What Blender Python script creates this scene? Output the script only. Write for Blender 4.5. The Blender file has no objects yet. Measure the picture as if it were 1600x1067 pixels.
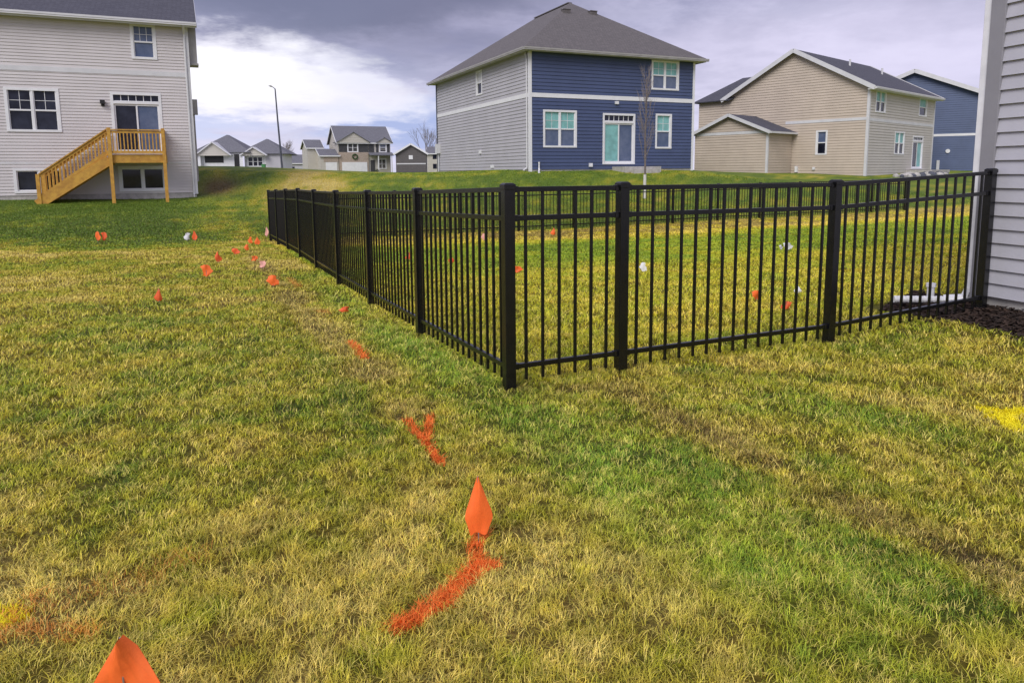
import bpy, math, random
import numpy as np
from mathutils import Matrix, Vector
random.seed(7); rng = np.random.default_rng(11)
S = bpy.context.scene
COL = S.collection
R = math.radians

# ------------------------------------------------------------------ camera
CAM_H = 1.31
pitch = math.atan(145/1107); roll = R(.47)
Fv = Vector((0, math.cos(pitch), -math.sin(pitch)))
U0 = Vector((0, math.sin(pitch), math.cos(pitch))); R0 = Vector((1, 0, 0))
Rv = R0*math.cos(roll) - U0*math.sin(roll); Uv = U0*math.cos(roll) + R0*math.sin(roll)
cd = bpy.data.cameras.new('camera'); cam = bpy.data.objects.new('camera', cd); COL.objects.link(cam)
M = Matrix((Rv, Uv, -Fv)).transposed().to_4x4(); M.translation = (0, 0, CAM_H); cam.matrix_world = M
cd.sensor_width = 36; cd.lens = 36*1107/1600; cd.shift_y = -(533.5-413)/1600
cd.clip_start = .05; cd.clip_end = 6000
S.camera = cam

# ------------------------------------------------------------------ sun, exposure
SUN_AZ, SUN_EL = R(205), R(42)          # azimuth clockwise from +Y (away from camera)
sl = bpy.data.lights.new('sun', 'SUN'); sl.energy = 1.5; sl.angle = R(34); sl.color = (1, .97, .92)
so = bpy.data.objects.new('sun', sl); COL.objects.link(so)
sd = Vector((math.sin(SUN_AZ)*math.cos(SUN_EL), math.cos(SUN_AZ)*math.cos(SUN_EL), math.sin(SUN_EL)))
so.rotation_euler = sd.to_track_quat('Z', 'Y').to_euler(); so.location = (0, 0, 30)
S.view_settings.view_transform = 'Standard'; S.view_settings.look = 'None'
S.view_settings.exposure = 0.72; S.view_settings.gamma = 1; S.view_settings.use_curve_mapping = False

# ------------------------------------------------------------------ sky
W = bpy.data.worlds.new("World"); S.world = W; W.use_nodes = True
nt = W.node_tree; nt.nodes.clear(); L = nt.links
def nd(t, **k):
    n = nt.nodes.new(t)
    for a, b in k.items(): setattr(n, a, b)
    return n
def put(sock, v):
    if isinstance(v, bpy.types.NodeSocket): nt.links.new(v, sock)
    else: sock.default_value = v
def mth(op, a, b=0., c=0., clamp=False):
    n = nt.nodes.new('ShaderNodeMath'); n.operation = op; n.use_clamp = clamp
    put(n.inputs[0], a); put(n.inputs[1], b); put(n.inputs[2], c); return n.outputs[0]
def sstep(v, a, b, lo=0., hi=1.):
    n = nt.nodes.new('ShaderNodeMapRange'); n.interpolation_type = 'SMOOTHSTEP'
    put(n.inputs[0], v); n.inputs[1].default_value = a; n.inputs[2].default_value = b
    n.inputs[3].default_value = lo; n.inputs[4].default_value = hi; return n.outputs[0]
def mixc(f, a, b, mode='MIX'):
    n = nt.nodes.new('ShaderNodeMix'); n.data_type = 'RGBA'; n.blend_type = mode
    put(n.inputs[0], f)
    for s_, v in ((n.inputs[6], a), (n.inputs[7], b)):
        if isinstance(v, tuple): v = (*v, 1) if len(v) == 3 else v
        put(s_, v)
    return n.outputs[2]
def noise(vec, scale, detail=4, rough=.55, dist=0.):
    n = nt.nodes.new('ShaderNodeTexNoise'); put(n.inputs['Vector'], vec); n.inputs['Scale'].default_value = scale
    n.inputs['Detail'].default_value = detail; n.inputs['Roughness'].default_value = rough
    n.inputs['Distortion'].default_value = dist; return n.outputs[0]
tc = nd('ShaderNodeTexCoord'); sp = nd('ShaderNodeSeparateXYZ'); L.new(tc.outputs['Generated'], sp.inputs[0])
dx, dy, dz = sp.outputs
zz = mth('ADD', mth('MAXIMUM', dz, 0.), .16)
cb = nd('ShaderNodeCombineXYZ'); put(cb.inputs[0], mth('DIVIDE', dx, zz)); put(cb.inputs[1], mth('DIVIDE', dy, zz))
cv = cb.outputs[0]
n1 = noise(cv, .75, 7, .58, .3); n2 = noise(cv, 2.1, 6, .6); n3 = noise(cv, .33, 3, .5)
az = mth('MULTIPLY', mth('ARCTAN2', dx, dy), 57.2958); el = mth('MULTIPLY', mth('ARCSINE', dz), 57.2958)
azw = mth('ADD', az, mth('MULTIPLY', mth('SUBTRACT', n1, .5), 26.)); elw = mth('ADD', el, mth('MULTIPLY', mth('SUBTRACT', n2, .5), 6.5))
def blob(a0, e0, wa, we, soft=.2):
    q = mth('ADD', mth('POWER', mth('ABSOLUTE', mth('DIVIDE', mth('SUBTRACT', azw, a0), wa)), 2.),
            mth('POWER', mth('ABSOLUTE', mth('DIVIDE', mth('SUBTRACT', elw, e0), we)), 2.))
    return sstep(q, soft, 1.25, 1., 0.)
base = mixc(sstep(n1, .36, .64), (.27, .275, .43), (.66, .63, .85))
base = mixc(sstep(n2, .40, .64, 0., .5), base, (.74, .71, .92)); base = mixc(sstep(noise(cv, 1.3, 7, .65, .6), .52, .68, 0., .45), base, (.30, .31, .46))
base = mixc(sstep(el, 0., 9., .75, 0.), base, (.74, .72, .90))                 # paler towards the horizon
base = mixc(mth('MULTIPLY', blob(24., 8., 22., 5., 0.), .5), base, (.78, .73, .92))
base = mixc(mth('MULTIPLY', blob(-7.5, 3.6, 9., 2.6, .1), .9), base, (.38, .46, .76))
base = mixc(mth('MULTIPLY', blob(-24., 3.4, 8., 1.6, .0), .7), base, (.60, .66, .92))
base = mixc(mth('MULTIPLY', blob(-13., 13.4, 22., 4.6, .1), .95), base, (.165, .17, .27))
base = mixc(mth('MULTIPLY', blob(-4., 8.6, 8., 2.6, .1), .5), base, (.26, .26, .40))
base = mixc(mth('MULTIPLY', blob(-21., 7.2, 9.4, 3.2, .0), .96), base, (1.10, 1.08, 1.14))
base = mixc(mth('MULTIPLY', blob(-14., 5.4, 8., 2.2, .2), .7), base, (.97, .95, 1.03))
cloud_mask = sstep(n3, .3, .5, .86, .97)
st = nd('ShaderNodeTexSky'); st.sky_type = 'NISHITA'; st.sun_disc = False; st.sun_elevation = SUN_EL; st.sun_rotation = SUN_AZ
b1 = nd('ShaderNodeBackground'); L.new(st.outputs[0], b1.inputs[0]); b1.inputs[1].default_value = .1
b2 = nd('ShaderNodeBackground'); put(b2.inputs[0], base); b2.inputs[1].default_value = .65
ms = nd('ShaderNodeMixShader'); put(ms.inputs[0], cloud_mask); L.new(b1.outputs[0], ms.inputs[1]); L.new(b2.outputs[0], ms.inputs[2])
wo = nd('ShaderNodeOutputWorld'); L.new(ms.outputs[0], wo.inputs[0])

# ------------------------------------------------------------------ materials
def mat(name, col, rough=.8, var=.12, vscale=3., bump=0., bscale=40., metal=0., spec=.5, col2=None, coat=0.):
    """plain paint/metal/wood with procedural mottling"""
    global nt
    m = bpy.data.materials.new(name); m.use_nodes = True; nt = m.node_tree
    p = nt.nodes['Principled BSDF']; p.inputs['Roughness'].default_value = rough; p.inputs['Metallic'].default_value = metal
    p.inputs['Specular IOR Level'].default_value = spec; p.inputs['Coat Weight'].default_value = coat
    t = nt.nodes.new('ShaderNodeTexCoord')
    f = sstep(noise(t.outputs['Object'], vscale, 6, .6), .3, .7)
    c2 = col2 or tuple(c*(1-var) for c in col)
    c1 = col if col2 else tuple(min(1, c*(1+var)) for c in col)
    put(p.inputs['Base Color'], mixc(f, c1, c2))
    if bump:
        b = nt.nodes.new('ShaderNodeBump'); b.inputs['Strength'].default_value = bump; b.inputs['Distance'].default_value = .02
        put(b.inputs['Height'], noise(t.outputs['Object'], bscale, 5)); nt.links.new(b.outputs[0], p.inputs['Normal'])
    return m
def shingle(name, c1, c2):
    global nt
    m = bpy.data.materials.new(name); m.use_nodes = True; nt = m.node_tree
    p = nt.nodes['Principled BSDF']; p.inputs['Roughness'].default_value = .95
    t = nt.nodes.new('ShaderNodeTexCoord'); b = nt.nodes.new('ShaderNodeTexBrick')
    mp = nt.nodes.new('ShaderNodeSeparateXYZ'); nt.links.new(t.outputs['Object'], mp.inputs[0])
    c = nt.nodes.new('ShaderNodeCombineXYZ'); put(c.inputs[0], mth('ADD', mp.outputs[0], mp.outputs[1])); put(c.inputs[1], mth('MULTIPLY', mp.outputs[2], 2.))
    put(b.inputs['Vector'], c.outputs[0]); b.inputs['Scale'].default_value = 3.; b.inputs['Mortar Size'].default_value = .02
    b.inputs['Color1'].default_value = (*c1, 1); b.inputs['Color2'].default_value = (*c2, 1); b.inputs['Mortar'].default_value = (*[x*.5 for x in c2], 1)
    f = noise(t.outputs['Object'], 25., 4, .7)
    put(p.inputs['Base Color'], mixc(sstep(f, .3, .7, .0, .5), b.outputs[0], tuple(x*1.5 for x in c1)))
    return m
def brickm(name):
    global nt
    m = bpy.data.materials.new(name); m.use_nodes = True; nt = m.node_tree
    p = nt.nodes['Principled BSDF']; p.inputs['Roughness'].default_value = .9
    t = nt.nodes.new('ShaderNodeTexCoord'); b = nt.nodes.new('ShaderNodeTexBrick')
    sp_ = nt.nodes.new('ShaderNodeSeparateXYZ'); nt.links.new(t.outputs['Object'], sp_.inputs[0])
    c = nt.nodes.new('ShaderNodeCombineXYZ'); put(c.inputs[0], mth('ADD', sp_.outputs[0], sp_.outputs[1])); put(c.inputs[1], sp_.outputs[2])
    put(b.inputs['Vector'], c.outputs[0]); b.inputs['Scale'].default_value = 3.
    b.inputs['Color1'].default_value = (.42, .33, .26, 1); b.inputs['Color2'].default_value = (.30, .22, .18, 1); b.inputs['Mortar'].default_value = (.45, .42, .38, 1)
    put(p.inputs['Base Color'], b.outputs[0]); return m
def glassm(name, col, rough=.04, spec=.28, col2=None):
    m = mat(name, col, rough=rough, var=.5, vscale=1.3, spec=spec, col2=col2); return m  # colour mottling stands in for varied reflections in the panes
MT = dict(
    siding_cream=mat('cream_siding', (.58, .545, .545), .6, .05, .8),
    siding_blue=mat('navy_siding', (.055, .078, .165), .55, .08, .9),
    siding_blue2=mat('slate_blue_siding', (.075, .105, .20), .6, .08, .9),
    siding_gray=mat('gray_siding', (.43, .42, .45), .6, .05, .8),
    siding_tan=mat('tan_siding', (.52, .44, .36), .6, .06, .8),
    siding_taupe=mat('beige_siding', (.50, .47, .42), .6, .05, .8),
    siding_near=mat('pale_gray_siding', (.46, .455, .50), .45, .05, 2.5, bump=.12, bscale=60),
    trim_near=mat('gray_corner_trim', (.27, .265, .29), .5, .05, 4),
    white=mat('white_trim', (.74, .74, .76), .5, .05, 2),
    offwhite=mat('offwhite_trim', (.62, .62, .64), .6, .06, 2),
    soffit=mat('soffit_metal', (.34, .33, .32), .5, .1, 2),
    concrete=mat('concrete', (.42, .40, .38), .9, .18, 5, bump=.3),
    roof_dark=shingle('dark_shingles', (.075, .075, .095), (.045, .045, .062)),
    roof_brown=shingle('weathered_shingles', (.13, .118, .118), (.085, .078, .08)),
    roof_gray=shingle('gray_shingles', (.16, .16, .18), (.10, .10, .12)),
    glass=glassm('dark_window_glass', (.008, .009, .016), col2=(.03, .034, .055)),
    glass_blue=glassm('sky_painted_window_glass', (.07, .10, .18), col2=(.14, .17, .26)),  # lighter, bluer copy of the glass with reflected sky put into its colour
    film=mat('teal_protective_film', (.20, .44, .43), .45, .18, 2.5),
    wood=mat('treated_lumber', (.62, .35, .055), .75, .0, 6, bump=.2, bscale=30, col2=(.44, .22, .04)),
    fence=mat('black_powder_coat', (.005, .005, .006), .27, .3, 20, spec=.5),
    black=mat('black_paint', (.012, .012, .014), .5, .2, 3),
    darkpanel=mat('charcoal_panel', (.05, .05, .055), .7, .15, 3),
    orange=mat('orange_flag_plastic', (1.0, .17, .03), .55, .07, 30),
    orange2=mat('faded_orange_flag_plastic', (.85, .13, .03), .6, .12, 40),
    pink=mat('pale_pink_flag_plastic', (.85, .42, .36), .6, .08, 30),
    whiteflag=mat('white_flag_plastic', (.82, .82, .84), .5, .05, 30),
    steel=mat('galvanised_wire', (.35, .35, .36), .4, .1, 30, metal=.6),
    pvc=mat('white_vinyl', (.80, .80, .82), .35, .06, 8),
    pole=mat('dark_pole_paint', (.07, .075, .10), .6, .2, 2),
    bark=mat('young_bark', (.17, .14, .13), .9, .3, 20),
    guard=mat('pale_trunk_guard', (.62, .60, .56), .7, .1, 10),
    twig=mat('bare_twigs', (.22, .19, .18), .9, .2, 3),
    mulch=mat('dark_mulch', (.022, .013, .009), .95, .3, 12, bump=.8, bscale=25, col2=(.055, .030, .019)),
    chip=mat('mulch_chips', (.05, .030, .020), .9, .3, 50, col2=(.012, .008, .006)),
    brick=brickm('tan_brick'), red=mat('red_fabric', (.45, .04, .05), .8, .2, 8),
    wreath=mat('evergreen_wreath', (.03, .07, .02), .9, .4, 20), gold=mat('gold_bow', (.5, .33, .06), .6, .2, 20),
    greenbox=mat('green_utility_box', (.05, .22, .07), .6, .1, 4), shrub=mat('dull_shrub_leaves', (.05, .07, .03), .9, .4, 4),
    road=mat('pale_concrete_road', (.42, .41, .42), .9, .1, .3),
    dirt=mat('bare_soil', (.10, .065, .04), .95, .4, 6, bump=.6, bscale=12, col2=(.2, .14, .08)),
)

# ------------------------------------------------------------------ mesh helpers
class MB:
    def __init__(s): s.v = []; s.f = []
    def poly(s, pts):
        i = len(s.v); s.v += [tuple(p) for p in pts]; s.f.append(tuple(range(i, i+len(pts)))); return s
    def hexa(s, c):                                    # 8 corners: bottom 4 then top 4
        i = len(s.v); s.v += [tuple(p) for p in c]
        s.f += [tuple(i+k for k in q) for q in ((3, 2, 1, 0), (4, 5, 6, 7), (0, 1, 5, 4), (1, 2, 6, 5), (2, 3, 7, 6), (3, 0, 4, 7))]
        return s
    def box(s, x0, x1, y0, y1, z0, z1, T=None):
        c = [(x, y, z) for z in (z0, z1) for x, y in ((x0, y0), (x1, y0), (x1, y1), (x0, y1))]
        if T: c = [T(*p) for p in c]
        return s.hexa(c)
    def bar(s, a, b, w, h=None):                       # square bar between two points
        a, b = Vector(a), Vector(b); h = h or w; d = (b-a).normalized()
        up = Vector((0, 0, 1)) if abs(d.z) < .95 else Vector((0, 1, 0))
        sx = d.cross(up).normalized()*w/2; sy = sx.cross(d).normalized()*h/2
        return s.hexa([a-sx-sy, a+sx-sy, a+sx+sy, a-sx+sy, b-sx-sy, b+sx-sy, b+sx+sy, b-sx+sy])
    def tube(s, pts, rad, n=8, cap=True):
        if not isinstance(rad, (list, tuple)): rad = [rad]*len(pts)
        pts = [Vector(p) for p in pts]; i0 = len(s.v)
        for k, p in enumerate(pts):
            d = (pts[min(k+1, len(pts)-1)]-pts[max(k-1, 0)]).normalized()
            up = Vector((0, 0, 1)) if abs(d.z) < .9 else Vector((0, 1, 0))
            a = d.cross(up).normalized(); b = a.cross(d)
            for j in range(n):
                t = 2*math.pi*j/n; s.v.append(tuple(p+(a*math.cos(t)+b*math.sin(t))*rad[k]))
        for k in range(len(pts)-1):
            for j in range(n):
                q = i0+k*n; s.f.append((q+j, q+(j+1) % n, q+n+(j+1) % n, q+n+j))
        if cap:
            s.f.append(tuple(i0+j for j in range(n))[::-1]); s.f.append(tuple(i0+(len(pts)-1)*n+j for j in range(n)))
        return s
    def slab(s, pts, th):                              # polygon thickened downwards
        pts = [Vector(p) for p in pts]; n = (pts[1]-pts[0]).cross(pts[2]-pts[0]).normalized()
        if n.z < 0: n = -n
        low = [p-n*th for p in pts]; i = len(s.v); k = len(pts)
        s.v += [tuple(p) for p in pts+low]; s.f.append(tuple(range(i, i+k))); s.f.append(tuple(range(i+2*k-1, i+k-1, -1)))
        for j in range(k): s.f.append((i+j, i+(j+1) % k, i+k+(j+1) % k, i+k+j))
        return s
    def build(s, name, m, parent=None, smooth=False, bevel=0):
        me = bpy.data.meshes.new(name); me.from_pydata(s.v, [], s.f); me.materials.append(m)
        if smooth: me.polygons.foreach_set('use_smooth', [True]*len(me.polygons))
        me.validate(); me.update(); o = bpy.data.objects.new(name, me); COL.objects.link(o); o.parent = parent
        if bevel:
            b = o.modifiers.new('bevel', 'BEVEL'); b.width = bevel; b.segments = 2; b.limit_method = 'ANGLE'
        return o
def tag(o, label=None, cat=None, group=None, kind=None):
    if label: o['label'] = label
    if cat: o['category'] = cat
    if group: o['group'] = group
    if kind: o['kind'] = kind
    return o
def empty(name, loc, rz=0):
    o = bpy.data.objects.new(name, None); COL.objects.link(o); o.location = loc; o.rotation_euler.z = rz; o.empty_display_size = .3; return o

# ------------------------------------------------------------------ terrain
CTRL = [(-6,-2,0),(0,-3,0),(6,-2,.03),(-8,3,-.02),(-4,4,-.02),(0,2,0),(-.02,4.18,0),(4,3.5,0),(8,3,.06),
    (.69,4.49,0),(2.36,5.23,-.01),(4.37,6.2,.07),(-.8,5.89,-.07),(-1.55,7.6,-.125),(-2.3,9.3,-.165),(-3.05,11,-.19),(-3.8,12.7,-.2),(-4.55,14.4,-.25),(-5.5,16.3,-.33),
    (-6.04,17.7,-.38),(.3,20.4,-.43),(2,21.1,-.43),(5.3,22.6,-.41),(10,24.6,-.38),(16,27.5,-.3),(4,12,-.18),(8,14,-.12),(3,8,-.05),(8,9,.06),(14,18,-.1),
    (-8,10,-.12),(-14,10,-.1),(-10,17,-.25),(-16,18,-.12),(-12,23,-.02),(-19,24,.15),(-14.4,28.2,.30),(-12.9,28.9,.33),(-18.6,26,.34),(-25,23.5,.34),(-24,15,0),
    (-13.2,31,.55),(-11.6,31,.75),(-14.5,35,1.45),(-9.5,27.5,.25),(-6.5,27,.2),(-9,32,.85),(-5,31,.75),(-6,35,1.2),(0,27,.25),(0,31,.85),(-16,44,1.72),(-20,50,1.72),(-13,40,1.5),(-9,42,1.33),(-4,40,1.25),(-12,55,1.36),
    (.9,33.8,1.25),(9.8,38,1.26),(-4.9,47,1.25),(5,29.5,.35),(9,31,.25),(10,34,.85),(14,38,.85),(18,34,.3),(16,42,1.02),(21.8,43.4,.82),(26,36,.2),(28,49,1.0),(31,52,1.08),(13,49,1.1),(38,52,.9),(45,50,.8),(40,40,.3),(34,30,0),(22,22,-.1),
    (20,10,.1),(30,0,0),(-30,0,0),(0,-30,0),(-40,30,.5),(60,60,1),(0,75,1.2),(-40,75,1.3),(40,80,1.1),(-60,50,1.2)]
CP = np.array(CTRL, float)
def _phi(r2): return np.where(r2 > 1e-12, .5*r2*np.log(np.maximum(r2, 1e-12)), 0.)
_n = len(CP); _K = _phi(((CP[:, None, :2]-CP[None, :, :2])**2).sum(-1)) + np.eye(_n)*.6
_P = np.c_[np.ones(_n), CP[:, :2]]
_A = np.zeros((_n+3, _n+3)); _A[:_n, :_n] = _K; _A[:_n, _n:] = _P; _A[_n:, :_n] = _P.T
_w = np.linalg.solve(_A, np.r_[CP[:, 2], 0, 0, 0])
def hash2(i, j, s=0):
    n = (i.astype(np.int64)*374761393 + j.astype(np.int64)*668265263 + s*974711) & 0x7fffffff
    n = ((n ^ (n >> 13))*1274126177) & 0x7fffffff
    return ((n ^ (n >> 16)) & 0xffff)/65535.
def vnoise(x, y, sc, s=0, oct=3):
    out = 0.; amp = 1.; tot = 0.
    for k in range(oct):
        X = x/sc; Y = y/sc; i = np.floor(X); j = np.floor(Y); fx = X-i; fy = Y-j; fx = fx*fx*(3-2*fx); fy = fy*fy*(3-2*fy)
        a = hash2(i, j, s+k); b = hash2(i+1, j, s+k); c = hash2(i, j+1, s+k); d = hash2(i+1, j+1, s+k)
        out = out + amp*((a*(1-fx)+b*fx)*(1-fy)+(c*(1-fx)+d*fx)*fy); tot += amp; amp *= .55; sc *= .47
    return out/tot
def gz(x, y, fine=True):
    x = np.atleast_1d(np.asarray(x, float)); y = np.atleast_1d(np.asarray(y, float)); z = np.empty(len(x))
    for a in range(0, len(x), 50000):
        q = np.c_[x[a:a+50000], y[a:a+50000]]
        z[a:a+50000] = _phi(((q[:, None]-CP[None, :, :2])**2).sum(-1))@_w[:_n] + np.c_[np.ones(len(q)), q]@_w[_n:]
    d = np.hypot(x-0, y-20); t = np.clip((d-48)/30, 0, 1); t = t*t*(3-2*t)
    far = np.where(y > 0, 1.24, 0.)
    z = z*(1-t)+far*t
    if fine: z = z+(vnoise(x, y, .5, 3, 3)-.5)*.035*np.exp(-np.hypot(x, y)/25)
    return z
def g1(x, y): return float(gz(x, y, False)[0])

def smooth(v, a, b): t = np.clip((v-a)/(b-a), 0, 1); return t*t*(3-2*t)
c0 = np.array([-.0218, 4.18]); dL = np.array([-.4067, .9135]); dR = np.array([.909, .416])
FAR = c0+dL*14.8
def gauss(x, y, cx, cy, rx, ry, ang=0.):
    ca, sa = math.cos(ang), math.sin(ang); u = (x-cx)*ca+(y-cy)*sa; v = -(x-cx)*sa+(y-cy)*ca
    return np.exp(-(u/rx)**2-(v/ry)**2)
#GRASSCOL
def grass_col(x, y):
    """colour of the turf at a point: green, yellow-green, straw and bare-soil patches"""
    n = len(x); r = np.hypot(x, y)
    big = vnoise(x, y, 1.7, 21, 3); mid = vnoise(x, y, .42, 31, 3); fin = vnoise(x, y, .11, 41, 2)
    a = (x-c0[0])*dR[0]+(y-c0[1])*dR[1]             # across: >0 towards the right house, 0 on the left fence
    b = (x-c0[0])*dL[0]+(y-c0[1])*dL[1]             # along the left fence: >0 behind the front fence
    inside = smooth(a, -.05, .1)*smooth(b, -.05, .1)*(1-smooth(b, 14.7, 15.))
    t = .60+(big-.5)*.85+(mid-.5)*.9+(fin-.5)*.6
    dark = np.zeros(n); soil = np.zeros(n); lush = np.zeros(n)
    # lush strip along the outside of the fence line, running on past the corner
    lush += .8*np.exp(-((a+.20)/.20)**2)*smooth(b, -2.2, -1.2)*(1-smooth(b, 2., 8.))*smooth(mid, .2, .5)
    lush += .7*gauss(x, y, .62, 3.1, .75, .20, R(-60)) + .5*gauss(x, y, .8, 2.2, .55, .35, R(-50)) + .55*gauss(x, y, 1.75, 3.7, .45, .28, R(-30)) + .3*gauss(x, y, 2.6, 3.1, .5, .3, 0)
    out = 1-smooth(a, -.6, 0)
    t += out*.22*gauss(x, y, -7., 13.2, 7, 2.2, R(-4))
    far_l = (1-smooth(a, -3., 1.4))*smooth(y+(vnoise(x, y, 2.5, 61, 3)-.5)*7., 10.5, 21.)
    t -= far_l*.70; dark += .30*far_l*(1-.5*smooth(y, 29, 36))
    # trodden dry track left of the fence, and a second one running from the corner to the lower right
    tr1 = np.exp(-((a+.68)/.17)**2)*smooth(b, -.9, -.1)*(1-smooth(b, 7, 13)); tr1b = np.exp(-((a+.92)/.10)**2)*smooth(b, -.6, .2)*(1-smooth(b, 4, 7))
    tr2 = np.exp(-((a-.56-.05*(big-.5))/.13)**2)*(1-smooth(b, -.5, -.1)); tr2b = np.exp(-((a-.36)/.10)**2)*(1-smooth(b, -1.2, -.2))
    tr3 = np.exp(-((a-.30)/.3)**2-((b+.22)/.16)**2)
    t += .38*tr1+.30*tr2+.15*tr3-.22*tr1b-.15*tr2b; soil += (.58*tr1+.75*tr2+.7*tr3)*smooth(mid, .25, .55); dark += .25*tr1b+.28*tr2b
    t += .42*gauss(x, y, 2.3, 3.75, .75, .17, R(-38))+.25*gauss(x, y, 1.9, 4.6, .8, .2, R(-20))
    for (px, py, rx, ry, an, k) in ((.15, 3.2, .2, .3, 0, .25), (-.95, 2.4, .35, .15, 20, .3), (1.5, 2.25, .25, .10, -40, .5), (-.35, 4.1, .25, .15, 0, .3)):
        soil += k*gauss(x, y, px, py, rx, ry, R(an))*smooth(mid, .35, .65)
    # darkening painted round the post feet as contact shade, with disturbed earth at some
    for st_, dd, kk in ([(0, dR, .9), (.8, dR, .5), (2.68, dR, .9)]+[(1.86*q, dL, .6) for q in range(1, 8)]):
        px, py = c0+dd*st_; soil += kk*np.exp(-((x-px-.03)**2+(y-py)**2)/.085**2)
    # enclosed yard: yellowish front, green belt, straw and bare belt along the back fence
    tin = .58+(big-.5)*.5+(mid-.5)*.55+(fin-.5)*.3-.32*smooth(b, 4.5, 7.5)*(1-smooth(b, 10.5, 12.2))
    tin = tin+.30*smooth(b, 11.6, 13)
    t = t*(1-inside)+tin*inside
    soil += inside*.65*smooth(b, 12.2, 13.6)*(1-smooth(b, 14.5, 15.2))*smooth(mid+big*.4, .45, .8)
    # beyond the back fence: green bank
    bk = smooth(b, 14.9, 15.6)*smooth(a, -.3, .3)
    t -= bk*(.42-.2*(big-.5)); dark += bk*.20*(1-smooth(b, 17, 24))
    # dry strip on the bank beside the left house
    t += .9*gauss(x, y, -9.2, 33., 1.6, 9, R(14)); soil += .35*gauss(x, y, -9.8, 34., 1.0, 8, R(14))*mid
    soil += 1.2*gauss(x, y, -12.95, 31.6, .75, 2.2, R(24)); dark += .5*gauss(x, y, -11.3, 31., 1.2, 3.0, R(24))
    t = np.clip(t-lush*.45, 0, 1); soil = np.clip(soil, 0, .9); dark = np.clip(dark, 0, .7)
    kn = np.array([0, .28, .55, .8, 1.]); pal = np.array([(.110, .185, .022), (.215, .285, .028), (.38, .36, .034), (.54, .435, .085), (.66, .53, .17)])
    lushc = np.clip(lush, 0, 1)[:, None]
    c = np.stack([np.interp(t, kn, pal[:, k]) for k in range(3)], 1)
    c = c*(1-lushc*.8)+np.array((.27, .45, .06))*lushc*.8
    c = c*(1-inside[:, None]*.0)
    c = c*(1-inside[:, None]) + c*np.array((1.34, 1.34, .95))*inside[:, None]
    c = c*(1-soil[:, None])+np.array((.17, .105, .055))*soil[:, None]
    c = c*(1-dark[:, None]*.55)
    return c

def attr_mat(name, far=False):
    """turf: colour attribute times fine procedural variation"""
    global nt
    m = bpy.data.materials.new(name); m.use_nodes = True; nt = m.node_tree; p = nt.nodes['Principled BSDF']
    p.inputs['Roughness'].default_value = .75 if far else .55; p.inputs['Specular IOR Level'].default_value = .15 if far else .3
    at = nt.nodes.new('ShaderNodeAttribute'); at.attribute_name = 'col'
    c = at.outputs['Color']
    if far:
        g = nt.nodes.new('ShaderNodeNewGeometry'); P = g.outputs['Position']
        f1 = noise(P, 9., 6, .7); f2 = noise(P, 45., 4, .7)
        c = mixc(sstep(f1, .3, .7, .0, .35), c, (.07, .10, .018)); c = mixc(1., c, mixc(sstep(f2, .35, .75), (.75, .75, .75), (1.5, 1.4, 1.3)), 'MULTIPLY')
        b = nt.nodes.new('ShaderNodeBump'); b.inputs['Strength'].default_value = .8; b.inputs['Distance'].default_value = .03
        put(b.inputs['Height'], f2); nt.links.new(b.outputs[0], p.inputs['Normal'])
        put(p.inputs['Base Color'], c)
    else:
        put(p.inputs['Base Color'], c)
        tr = nt.nodes.new('ShaderNodeBsdfTranslucent'); put(tr.inputs[0], c)
        mx = nt.nodes.new('ShaderNodeMixShader'); mx.inputs[0].default_value = .25
        nt.links.new(p.outputs[0], mx.inputs[1]); nt.links.new(tr.outputs[0], mx.inputs[2])
        nt.links.new(mx.outputs[0], nt.nodes['Material Output'].inputs[0])
    return m
M_GROUND = attr_mat('turf_ground', True); M_BLADE = attr_mat('grass_blades')

# ground sheet: rings growing to the horizon
nr, na = 330, 400
rad = np.r_[0.001, .25*np.power(4200/.25, np.linspace(0, 1, nr))]
an = np.linspace(0, 2*np.pi, na, endpoint=False)
# denser angles ahead of the camera
an = np.sort(np.r_[np.linspace(R(35), R(145), 300, endpoint=False), np.linspace(R(145), R(395), 100, endpoint=False)])
GX = (rad[:, None]*np.cos(an)).ravel(); GY = (rad[:, None]*np.sin(an)).ravel(); GZ = gz(GX, GY)
GZ = np.where(np.hypot(GX, GY) > 300, GZ, GZ)
i = np.arange(len(rad)-1)[:, None]*na; j = np.arange(na)[None, :]; j2 = (j+1) % na
F = np.stack([i+j, i+j2, i+na+j2, i+na+j], -1).reshape(-1, 4)[:, ::-1]
def np_mesh(name, V, F, m, colr=None, smooth=False):
    me = bpy.data.meshes.new(name); k = F.shape[1]
    me.vertices.add(len(V)); me.vertices.foreach_set('co', V.astype(np.float32).ravel())
    me.loops.add(F.size); me.loops.foreach_set('vertex_index', F.astype(np.int32).ravel())
    me.polygons.add(len(F)); me.polygons.foreach_set('loop_start', np.arange(0, F.size, k, dtype=np.int32))
    me.polygons.foreach_set('loop_total', np.full(len(F), k, dtype=np.int32))
    if smooth: me.polygons.foreach_set('use_smooth', np.ones(len(F), bool))
    me.update(calc_edges=True)
    if colr is not None:
        a = me.color_attributes.new('col', 'FLOAT_COLOR', 'POINT')
        a.data.foreach_set('color', np.c_[colr, np.ones(len(colr))].astype(np.float32).ravel())
    me.materials.append(m); o = bpy.data.objects.new(name, me); COL.objects.link(o); return o
ground = tag(np_mesh('ground', np.c_[GX, GY, GZ], F, M_GROUND, grass_col(GX, GY)*(.27+.68*smooth(np.hypot(GX, GY), 11, 32))[:, None]*(np.array((1.1, .92, .9))+(1-np.array((1.1, .92, .9)))*smooth(np.hypot(GX, GY), 11, 32)[:, None]), True), kind='structure')

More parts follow.
